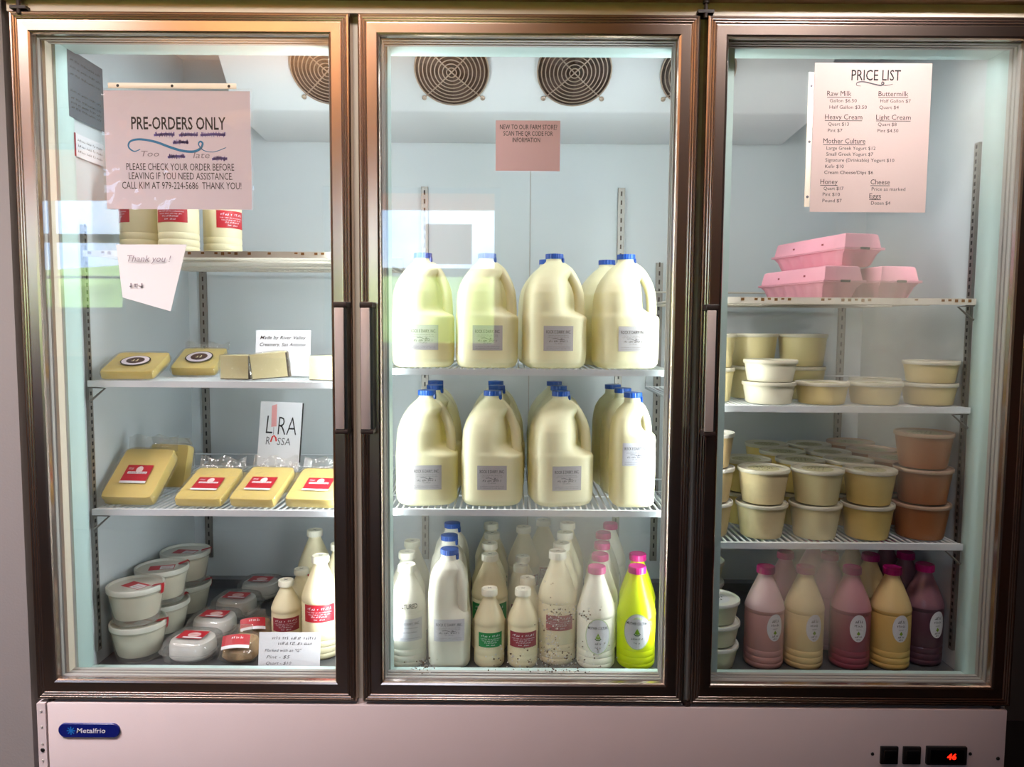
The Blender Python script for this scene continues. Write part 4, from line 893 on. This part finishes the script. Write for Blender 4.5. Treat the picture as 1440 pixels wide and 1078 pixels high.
# ------------------------------------------------------------------ cheeses on the left shelves
M_ch = mat('yellow_cheese', (232, 206, 122), 0.45, var=0.05, vscale=9)
M_chp = mat('pale_cheese', (248, 238, 188), 0.5, var=0.04, vscale=9)
M_rind = mat('dark_rind', (86, 76, 64), 0.7, var=0.2, vscale=40)
def pack(label, loc, size, rx=0.0, rz=0.0, lab=True, group='yellow cheese packs on the lower left shelf', flap=0.03, oval=False, dx=0.0):
    """vacuum-packed block; origin at the lower front edge, leaning back by rx"""
    w, dpt, h = size; t = thing('cheese_pack', label, 'cheese', loc, rz, group, rx=rx); s = loc[0]*7
    MB().loft([sq_ring(w/2*0.98, dpt/2*0.98, 0.002, 16, N=64, oy=dpt/2), sq_ring(w/2, dpt/2, 0.004, 16, N=64, oy=dpt/2), sq_ring(w/2, dpt/2, h-0.002, 16, N=64, oy=dpt/2), sq_ring(w/2*0.985, dpt/2*0.985, h, 16, N=64, oy=dpt/2)], M_ch, True).build('cheese', t)
    bg = MB(); bg.loft([sq_ring(w/2+0.004, dpt/2+0.003, 0.001, 6, oy=dpt/2, wob=0.02, seed=s, N=56), sq_ring(w/2+0.007, dpt/2+0.005, h*0.5, 6, oy=dpt/2, wob=0.04, seed=s, N=56), sq_ring(w/2+0.004, dpt/2+0.003, h+0.0022, 6, oy=dpt/2, wob=0.02, seed=s, N=56), sq_ring(w/2*0.5, dpt/2*0.5, h+0.0026, 6, oy=dpt/2, N=56)], M_bag, True)
    if flap:
        vs = []; N = 16
        for i in range(N+1):
            for j in range(5):
                u = (i/N-0.5)*(w+0.006); v = j/4*flap; vs.append((u, dpt+0.002+v*0.75, h*0.6+v*0.8+0.006*noise.noise((u*60+s, v*50, 1.0))+0.004*math.sin(u*120+s)))
        bg.add(vs, [(i*5+j, (i+1)*5+j, (i+1)*5+j+1, i*5+j+1) for i in range(N) for j in range(4)], M_flap, True)
    bg.build('bag', t)
    if lab and not oval:
        q = MB(); lw, lh, cy = 0.031, 0.024, dpt*0.47; e = h+0.0036
        q.mapped(rect(dx-lw, cy-lh, dx+lw, cy+lh), lambda x, y: (x, y, e), M_red); q.mapped(rect(dx-lw*0.75, cy-lh*0.12, dx+lw*0.75, cy+lh*0.16), lambda x, y: (x, y, e+0.0003), M_paper)
        q.mapped(ellipse(dx+0.002, cy+lh*0.42, 0.008, 0.010), lambda x, y: (x, y, e+0.0003), mat('label_pink2', (236, 214, 214), 0.5)); q.mapped(shift(text_geo('~4', 0.008, 0.012), dx-lw*0.8, cy+lh*0.4), lambda x, y: (x, y, e+0.0004), M_paper)
        q.mapped(shift(text_geo('~7 6', 0.005, 0.042), dx-0.021, cy-lh*0.1), lambda x, y: (x, y, e+0.0005), M_dred); q.mapped(rect(dx-lw, cy-lh*1.28, dx+lw, cy-lh), lambda x, y: (x, y, e), M_paper); q.build('label', t)
    if oval:
        q = MB(); cy = dpt*0.5; e = h+0.0036
        for r, m, k in ((0.033, mat('seal_green', (70, 66, 50), 0.5), 0), (0.030, M_pinkpaper, 1), (0.020, mat('seal_brown', (74, 48, 44), 0.5), 2)): q.mapped(ellipse(0, cy, r, r*0.92), lambda x, y: (x, y, e+0.0003*k), m)
        q.mapped(shift(text_geo('~2', 0.014, 0.018), -0.008, cy-0.006), lambda x, y: (x, y, e+0.0010), M_chp); q.build('label', t)
    return t
ZL3 = 0.3855
pack('large yellow cheese pack leaning at the left end of lower shelf', (-0.906, 0.150, ZL3), (0.120, 0.150, 0.030), rx=R_(38), rz=-0.06, flap=0.035)
pack('yellow cheese pack stood up behind the leaning left one', (-0.884, 0.310, ZL3+0.008), (0.100, 0.105, 0.030), rx=R_(72), rz=-0.12, lab=False, flap=0.02)
pack('yellow cheese pack with red label, second from left on lower shelf', (-0.744, 0.140, ZL3), (0.110, 0.138, 0.022), rx=R_(20), rz=-0.06)
pack('yellow cheese pack with red label below the hand-drawn card', (-0.620, 0.138, ZL3), (0.106, 0.140, 0.023), rx=R_(21), rz=-0.10)
pack('yellow cheese pack with red label beside the left door handle', (-0.485, 0.138, ZL3), (0.122, 0.138, 0.023), rx=R_(20), rz=-0.08)
for x, l in ((-0.742, 'flat cheese pack behind the second pack on the lower left shelf'), (-0.600, 'flat cheese pack at the foot of the hand-drawn card'), (-0.466, 'flat cheese pack behind the pack beside the handle')):
    pack(l, (x, 0.292, ZL3), (0.112, 0.110, 0.030), lab=False, flap=0.035)
ZL2 = 0.6765
GA = 'cheeses on the middle left shelf'
pack('flat yellow cheese block with round seal at the left of middle shelf', (-0.895, 0.135, ZL2), (0.116, 0.120, 0.020), rx=R_(19), rz=0.08, oval=True, group=GA, flap=0.0)
pack('flat yellow cheese block with round seal behind the first one', (-0.803, 0.272, ZL2), (0.106, 0.110, 0.022), rx=R_(24), rz=0.05, oval=True, group=GA, flap=0.02)
def wedge(label, loc, rz, L, ang, h, tilt=0.0):
    t = thing('cheese_wedge', label, 'cheese', loc, rz, GA, ry=tilt)
    N = 10; arc = [(L*math.cos(-ang/2+ang*k/N), L*math.sin(-ang/2+ang*k/N)) for k in range(N+1)]
    pts = [(0.006, 0.0)]+arc
    MB().loft([[(x, y, z) for x, y in pts] for z in (0.0025, h-0.0005)], M_chp, False).build('cheese', t)
    r = MB(); oa = [((L+0.0045)*math.cos(-ang/2+ang*k/N), (L+0.0045)*math.sin(-ang/2+ang*k/N)) for k in range(N+1)]
    r.loft([[(x, y, z) for x, y in arc+oa[::-1]] for z in (0.001, h-0.0015)], M_rind, True); r.loft([[(x, y, z) for x, y in pts] for z in (0.0003, 0.0025)], M_rind, False);
    r.build('rind', t)
    cx = L*0.55; bgp = []
    for z, k in ((0.0002, 1.06), (h*0.5, 1.16), (h+0.001, 1.06), (h+0.003, 0.6)):
        bgp.append([((x-cx)*k+cx+0.002*noise.noise((x*80, y*80, z*60)), y*k+0.002*noise.noise((y*70, x*60, z*50)), z) for x, y in pts+[]])
    MB().loft(bgp, M_bag, True).build('bag', t)
    return t
wedge('pale cheese wedge on the middle left shelf, left of the pair', (-0.704, 0.170, ZL2), 0.42, 0.072, 1.0, 0.056)
wedge('pale cheese wedge with dark rind in front of the handwritten card', (-0.622, 0.146, ZL2), 0.50, 0.086, 0.95, 0.058, tilt=-0.10)
wedge('pale cheese wedge at the right edge of the left door', (-0.497, 0.160, ZL2), 0.40, 0.080, 1.0, 0.056)

# ------------------------------------------------------------------ egg cartons
M_egg = mat('pink_foam', (240, 168, 186), 0.6, var=0.05, vscale=20)
def carton(label, loc, rz):
    t = thing('egg_carton', label, 'egg carton', loc, rz, 'pink egg cartons on the top right shelf'); L, Wd = 0.30, 0.102
    def ring(a, bb, z, cell=0.0):
        out = []; N = 48; M2 = 14
        per = []
        for i in range(N): per.append((-a+2*a*i/N, -bb, 0))
        for i in range(M2): per.append((a, -bb+2*bb*i/M2, 1))
        for i in range(N): per.append((a-2*a*i/N, bb, 2))
        for i in range(M2): per.append((-a, bb-2*bb*i/M2, 3))
        for x, y, sd in per:
            cx = cell*(0.5-0.5*math.cos(2*math.pi*(x/(2*a)+0.5)*6)) if sd in (0, 2) else cell*(0.5-0.5*math.cos(2*math.pi*(y/(2*bb)+0.5)*2))
            k = 1-cell+cx
            if sd in (0, 2): out.append((x*(1 if abs(x) < a*0.999 else 0.99), y*k, z))
            else: out.append((x*(1-(cell-cx)*0.35), y, z))
        return out
    MB().loft([ring(L/2*0.86, Wd/2*0.70, 0.0005, 0.16), ring(L/2*0.90, Wd/2*0.80, 0.006, 0.16), ring(L/2*0.95, Wd/2*0.92, 0.026, 0.10), ring(L/2*0.985, Wd/2*0.975, 0.034, 0.0), ring(L/2+0.004, Wd/2+0.004, 0.0345), ring(L/2+0.004, Wd/2+0.004, 0.0365)], M_egg, True).build('base', t)
    ld = MB(); ld.loft([ring(L/2+0.004, Wd/2+0.004, 0.0372), ring(L/2+0.004, Wd/2+0.004, 0.0392), ring(L/2*0.985, Wd/2*0.97, 0.0396), ring(L/2*0.955, Wd/2*0.88, 0.0630), ring(L/2*0.945, Wd/2*0.84, 0.0672), ring(L/2*0.92, Wd/2*0.76, 0.0690)], M_egg, True)
    for x in (-0.06, 0.06): ld.box(x-0.004, x+0.004, -Wd/2*0.938, -Wd/2*0.928, 0.049, 0.053, M_dred)
    lo = ld.build('lid', t)
    MB().box(L/2+0.0015, L/2+0.0055, -0.012, 0.012, 0.0345, 0.0395, M_dark).build('latch', t)
    return t
import math as _m
_A = R_(-80)      # long side runs back to the left
def carton_at(label, cx, cy, z, ang):
    """cx, cy: the near bottom corner (right end of the long side that faces the camera)"""
    L, Wd = 0.30, 0.102; c, s = _m.cos(ang), _m.sin(ang); lx, ly = L/2, -Wd/2
    o = carton(label, (cx-(lx*c-ly*s), cy-(lx*s+ly*c), z), ang); o.scale = (1, 1, 1.12); return o
carton_at('pink egg carton on the shelf, lower left of three', 0.690, 0.200, 0.8715, _A)
carton_at('pink egg carton on the shelf, lower right of three', 0.822, 0.203, 0.8715, _A)
carton_at('pink egg carton stacked on top of the other two', 0.744, 0.222, 0.8715+0.0777, _A+0.05)

# ------------------------------------------------------------------ papers
def sheet(name, label, cat, w, h, loc, m, rot=(0, 0, 0), lines=(), t=0.0005, group=None, extra=None, sleeve=None):
    """flat paper facing -Y, origin at its lower left corner; lines = (text, x, z, cap height, width, material, bold, shear)"""
    o = thing(name, label, cat, loc, 0, group); o.rotation_euler = rot
    p = MB().box(0, w, -t, 0, 0, h, m)
    for s, x, z, ch, ww, mm, bo, sh in lines: p.mapped(shift(text_geo(s, ch, ww, bo, sh), x, z), lambda u, v: (u, -t-0.0003, v), mm)
    if extra: extra(p, lambda u, v: (u, -t-0.0003, v))
    p.build('paper', o)
    if sleeve: sleeve(o)
    return o
YG = 0.0105        # just in front of the glass
# PRE-ORDERS sign, pixel grid of the photo mapped to metres (0.00141 m per px)
k = 0.001408; u0, v0 = 141, 293
def LZ(s, ua, ub, vb, ch, m=M_ink, bo=0.0, sh=0.0): return (s, (ua-u0)*k, (v0-vb)*k, ch*k, (ub-ua)*k, m, bo, sh)
M_pur = mat('purple_marker', (128, 112, 184), 0.6, var=0.15, vscale=200); M_swirl = mat('blue_swirl', (36, 128, 176), 0.5)
def pre_extra(p, P):
    z = lambda a, b: ((a/2.7635-u0)*k, (v0-b/2.7635)*k)
    pts = smooth_pts([z(a, b) for a, b in ((530, 575), (505, 583), (484, 566), (492, 544), (530, 536), (590, 545), (650, 566), (700, 580), (745, 582), (772, 568), (780, 550), (770, 543), (764, 556), (785, 578), (825, 583), (873, 566))], 6)
    n = len(pts); p.mapped(ribbon(pts, [k*(1.0+2.6*math.sin(math.pi*min(1, i/n*1.15))) for i in range(n)]), P, M_swirl)
    for (a, b, c) in ((592, 665, 517), (692, 758, 517), (778, 868, 516), (667, 720, 547), (645, 705, 603), (822, 873, 610)):
        q = [(a+(b-a)*j/22+random.uniform(-3, 3), c+(7 if j % 2 else -7)+random.uniform(-4, 2)) for j in range(23)]; p.mapped(ribbon([z(*w) for w in q], 2.2*k), P, M_pur); p.mapped(ribbon([z(a-6, c+2), z((a+b)/2, c-2), z(b+4, c)], 3.4*k), P, M_pur)
def pre_sleeve(o):
    w, h = 0.298, 0.237
    s = MB(); vs, fs = rect(-0.004, -0.002, w+0.004, h+0.004, 24, 18)
    s.add([(x, -0.0016-0.0008*(0.5+0.5*noise.noise((x*14, y*14, 0))), y) for x, y in vs], fs, M_sleeve, True)
    s.box(0.010, 0.270, -0.0012, -0.0006, h+0.003, h+0.014, mat('binder_strip', (236, 226, 208), 0.4), bev=0.0002)
    for x in (0.030, 0.140, 0.255): s.lathe([(0.003, 0), (0.0, 0.0001)], M_black, 12, T(x, -0.00125, h+0.0085, rx=R_(90)), cap0=False)
    s.build('plastic_sleeve', o)
sheet('order_sign', 'pre-orders only sign in a clear sleeve on the left door', 'sign', 0.297, 0.236, (-0.860, YG, 1.037), M_pinkpaper, lines=(
    LZ('PRE-ORDERS ONLY', 180, 316, 179.5, 17.5, bo=0.014), LZ('Too', 193, 219, 218, 8, M_inkfaint, 0, 0.2), LZ('late', 268, 292, 220, 9, M_inkfaint, 0, 0.2),
    LZ('PLEASE CHECK YOUR ORDER BEFORE', 171, 327, 237.5, 10, M_ink, 0.0), LZ('LEAVING IF YOU NEED ASSISTANCE.', 174, 325, 250.5, 10, M_ink, 0.0), LZ('CALL KIM AT 979-224-5686  THANK YOU!', 164, 337, 264, 10, M_ink, 0.0)), extra=pre_extra, sleeve=pre_sleeve)
# small notice (its square code is left off)
u0, v0 = 697, 239; k = 0.001432
sheet('store_notice', 'small pink farm store notice taped to the middle door', 'sign', 0.131, 0.1005, (-0.0655, YG, 1.1185), mat('paper_pink', (238, 208, 216), 0.6, var=0.02), lines=(
    LZ('NEW TO OUR FARM STORE?', 703, 784, 181, 6.4), LZ('SCAN THE QR CODE FOR', 708, 778, 190, 6.4), LZ('INFORMATION', 721, 760, 199, 6.4)))
# price list
u0, v0 = 1147, 297; k = 0.001400
PL = [LZ('PRICE LIST', 1200, 1271, 110, 15, M_ink, 0.005)]
def PLx(s, a, b_, v, ch, und=False):
    dv = (v-86)/211*-11+11-5.5
    PL.append(LZ(s, a+0, b_+0, v, ch, mat('ink_brown', (64, 46, 48), 0.6), 0))
    if und: UND.append((a, b_, v+1.8))
UND = []
for r in (('Raw Milk', 1166, 1201, 132, 7.2, 1), ('Gallon $6.50', 1170, 1209, 141, 4.8), ('Half Gallon $3.50', 1170, 1224, 150, 4.8), ('Buttermilk', 1240, 1283, 132, 7.2, 1), ('Half Gallon $7', 1243, 1287, 141, 4.8), ('Quart $4', 1242, 1270, 150, 4.8),
          ('Heavy Cream', 1164, 1218, 165, 7.2, 1), ('Quart $13', 1169, 1199, 174, 4.8), ('Pint $7', 1169, 1190, 183, 4.8), ('Light Cream', 1238, 1288, 165, 7.2, 1), ('Quart $8', 1241, 1268, 174, 4.8), ('Pint $4.50', 1241, 1271, 183, 4.8),
          ('Mother Culture', 1163, 1224, 199, 7.2, 1), ('Large Greek Yogurt $12', 1168, 1239, 208, 4.8), ('Small Greek Yogurt $7', 1168, 1236, 216.5, 4.8), ('Signature (Drinkable) Yogurt $10', 1167, 1267, 225, 4.8), ('Kefir $10', 1167, 1194, 234, 4.8), ('Cream Cheese/Dips $6', 1166, 1237, 242.5, 4.8),
          ('Honey', 1161, 1186, 257, 7.2, 1), ('Quart $17', 1166, 1195, 265.5, 4.8), ('Pint $10', 1165, 1190, 274, 4.8), ('Pound $7', 1165, 1193, 283, 4.8), ('Cheese', 1234, 1262, 257, 7.2, 1), ('Price as marked', 1236, 1285, 266, 4.8), ('Eggs', 1233, 1250, 277, 7.2, 1), ('Dozen $4', 1236, 1264, 286, 4.8)): PLx(*r)
def price_extra(p, P):
    for a, b_, v in UND: p.mapped(rect((a-u0)*k, (v0-v-0.5)*k, (b_-u0)*k, (v0-v+0.3)*k), P, M_ink)
    pts = smooth_pts([((a-u0)*k, (v0-v)*k) for a, v in ((1214, 118), (1208, 117), (1209, 113), (1218, 112), (1232, 115), (1243, 117), (1247, 114), (1245, 112), (1244, 115), (1250, 117), (1260, 115))], 5); n = len(pts)
    p.mapped(ribbon(pts, [k*(0.6+1.3*math.sin(math.pi*i/n)) for i in range(n)]), P, M_inkgrey)
def price_sleeve(o):
    s = MB(); w, h = 0.236, 0.297; s.box(-0.012, -0.001, -0.0012, -0.0006, 0.010, h-0.020, mat('binder_strip', (236, 226, 208), 0.4), bev=0.0002)
    for z in (0.03, 0.14, 0.25): s.lathe([(0.0028, 0), (0.0, 0.0001)], M_inkgrey, 12, T(-0.006, -0.00125, z, rx=R_(90)), cap0=False)
    vs, fs = rect(-0.001, -0.001, w+0.002, h+0.001, 10, 12); s.add([(x, -0.0015-0.0004*noise.noise((x*9, y*9, 0)), y) for x, y in vs], fs, clear('sheet_protector_flat', tint=(0.99, 0.99, 0.99), refl=0.5, rough=0.08, haze=0.02), True)
    s.build('plastic_sleeve', o)
sheet('price_list', 'printed price list sheet hung on the right glass door', 'sign', 0.236, 0.296, (0.577, YG, 1.0405), mat('paper_peach', (238, 214, 208), 0.6, var=0.02), lines=PL, extra=price_extra, sleeve=price_sleeve)
# white sheet hung inside the left door
hp = thing('paper_sheet', 'plain white sheet with faint writing hung crooked in the left door', 'paper', (-0.838, 0.0095, 0.0))
q = MB(); P4 = ((-0.006, 0.965), (0.139, 0.966), (0.104, 0.829), (0.004, 0.857)); vs = []; N = 10
for i in range(N+1):
    for j in range(N+1):
        s, t = i/N, j/N; x = (P4[0][0]*(1-s)+P4[1][0]*s)*(1-t)+(P4[3][0]*(1-s)+P4[2][0]*s)*t; z = (P4[0][1]*(1-s)+P4[1][1]*s)*(1-t)+(P4[3][1]*(1-s)+P4[2][1]*s)*t
        vs.append((x, -0.004*t*s, z))
fs = [(i*(N+1)+j, i*(N+1)+j+1, (i+1)*(N+1)+j+1, (i+1)*(N+1)+j) for i in range(N) for j in range(N)]
q.add(vs, fs, M_paper, True); q.add([(x, y+0.0006, z) for x, y, z in vs], [tuple(reversed(f)) for f in fs], M_paper, True)
q.mapped(shift(text_geo('Thank you !', 0.013, 0.09, 0, 0.3), 0.018, 0.930), lambda u, v: (u, -0.0035, v), M_inkfaint); q.mapped(shift(text_geo('~3', 0.010, 0.03, 0, 0.3), 0.020, 0.878), lambda u, v: (u, -0.0035, v), M_inkfaint)
q.build('paper', hp)
# cards inside
sheet('cheese_card', 'handwritten creamery card behind the cheese wedges', 'card', 0.134, 0.112, (-0.656, 0.278, ZL2+0.0015), M_paper, rot=(R_(-8), 0, R_(0)), lines=(
    ('Made by River Valley', 0.010, 0.090, 0.0085, 0.113, M_ink, 0.012, 0.35), ('Creamery, San Antonio', 0.010, 0.073, 0.0085, 0.112, M_ink, 0.012, 0.35), ('using Far', 0.010, 0.050, 0.0075, 0.062, M_ink, 0.012, 0.35)))
LU = 0.052
def lira_extra(p, P0):
    P = lambda u, v: P0(u, v+LU)
    p.mapped(([(0.030, 0.147), (0.044, 0.152), (0.046, 0.092), (0.032, 0.090)], [(0, 1, 2, 3)]), P, mat('pale_red', (226, 158, 160), 0.6))
    p.mapped(ribbon([(0.033, 0.050), (0.037, 0.064), (0.041, 0.067), (0.046, 0.062), (0.048, 0.052)], 0.004), P, mat('bright_red', (214, 44, 40), 0.6)); p.mapped(ribbon([(0.039, 0.090), (0.039, 0.07)], 0.0012), P, M_inkgrey)
    p.box(0.1120, 0.1145, -0.0006, 0.004, 0.05, 0.157+LU, M_black)
sheet('brand_card', 'hand-drawn white card with tall letters on the lower left shelf', 'card', 0.113, 0.158+LU, (-0.712, 0.432, ZL3+0.004), M_paper, rot=(R_(-9), R_(2), R_(0)), lines=(
    ('L', 0.018, 0.072+LU, 0.050, 0.018, M_ink, -0.012, 0.08), ('RA', 0.050, 0.070+LU, 0.050, 0.050, M_ink, -0.012, 0.06), ('R', 0.020, 0.043+LU, 0.021, 0.011, M_inkgrey, 0, 0.1), ('SSA', 0.050, 0.043+LU, 0.019, 0.036, M_inkgrey, 0, 0.1)), extra=lira_extra)
sheet('note_card', 'white handwritten note card leaning on cream bottles at the floor', 'card', 0.142, 0.078, (-0.610, 0.128, IZ0+0.001), M_paper, rot=(R_(-10), 0, 0.01), lines=(
    ('~4 3 5 6', 0.030, 0.062, 0.0065, 0.102, M_inkgrey, 0, 0.3), ('~6 3 3 5', 0.044, 0.050, 0.0065, 0.080, M_inkgrey, 0, 0.3), ('Marked with an "G"', 0.014, 0.034, 0.0065, 0.085, M_inkgrey, 0, 0.3), ('Pint - $5', 0.018, 0.019, 0.0070, 0.055, M_inkgrey, 0, 0.3), ('Quart - $10', 0.018, 0.005, 0.0070, 0.058, M_inkgrey, 0, 0.3)))
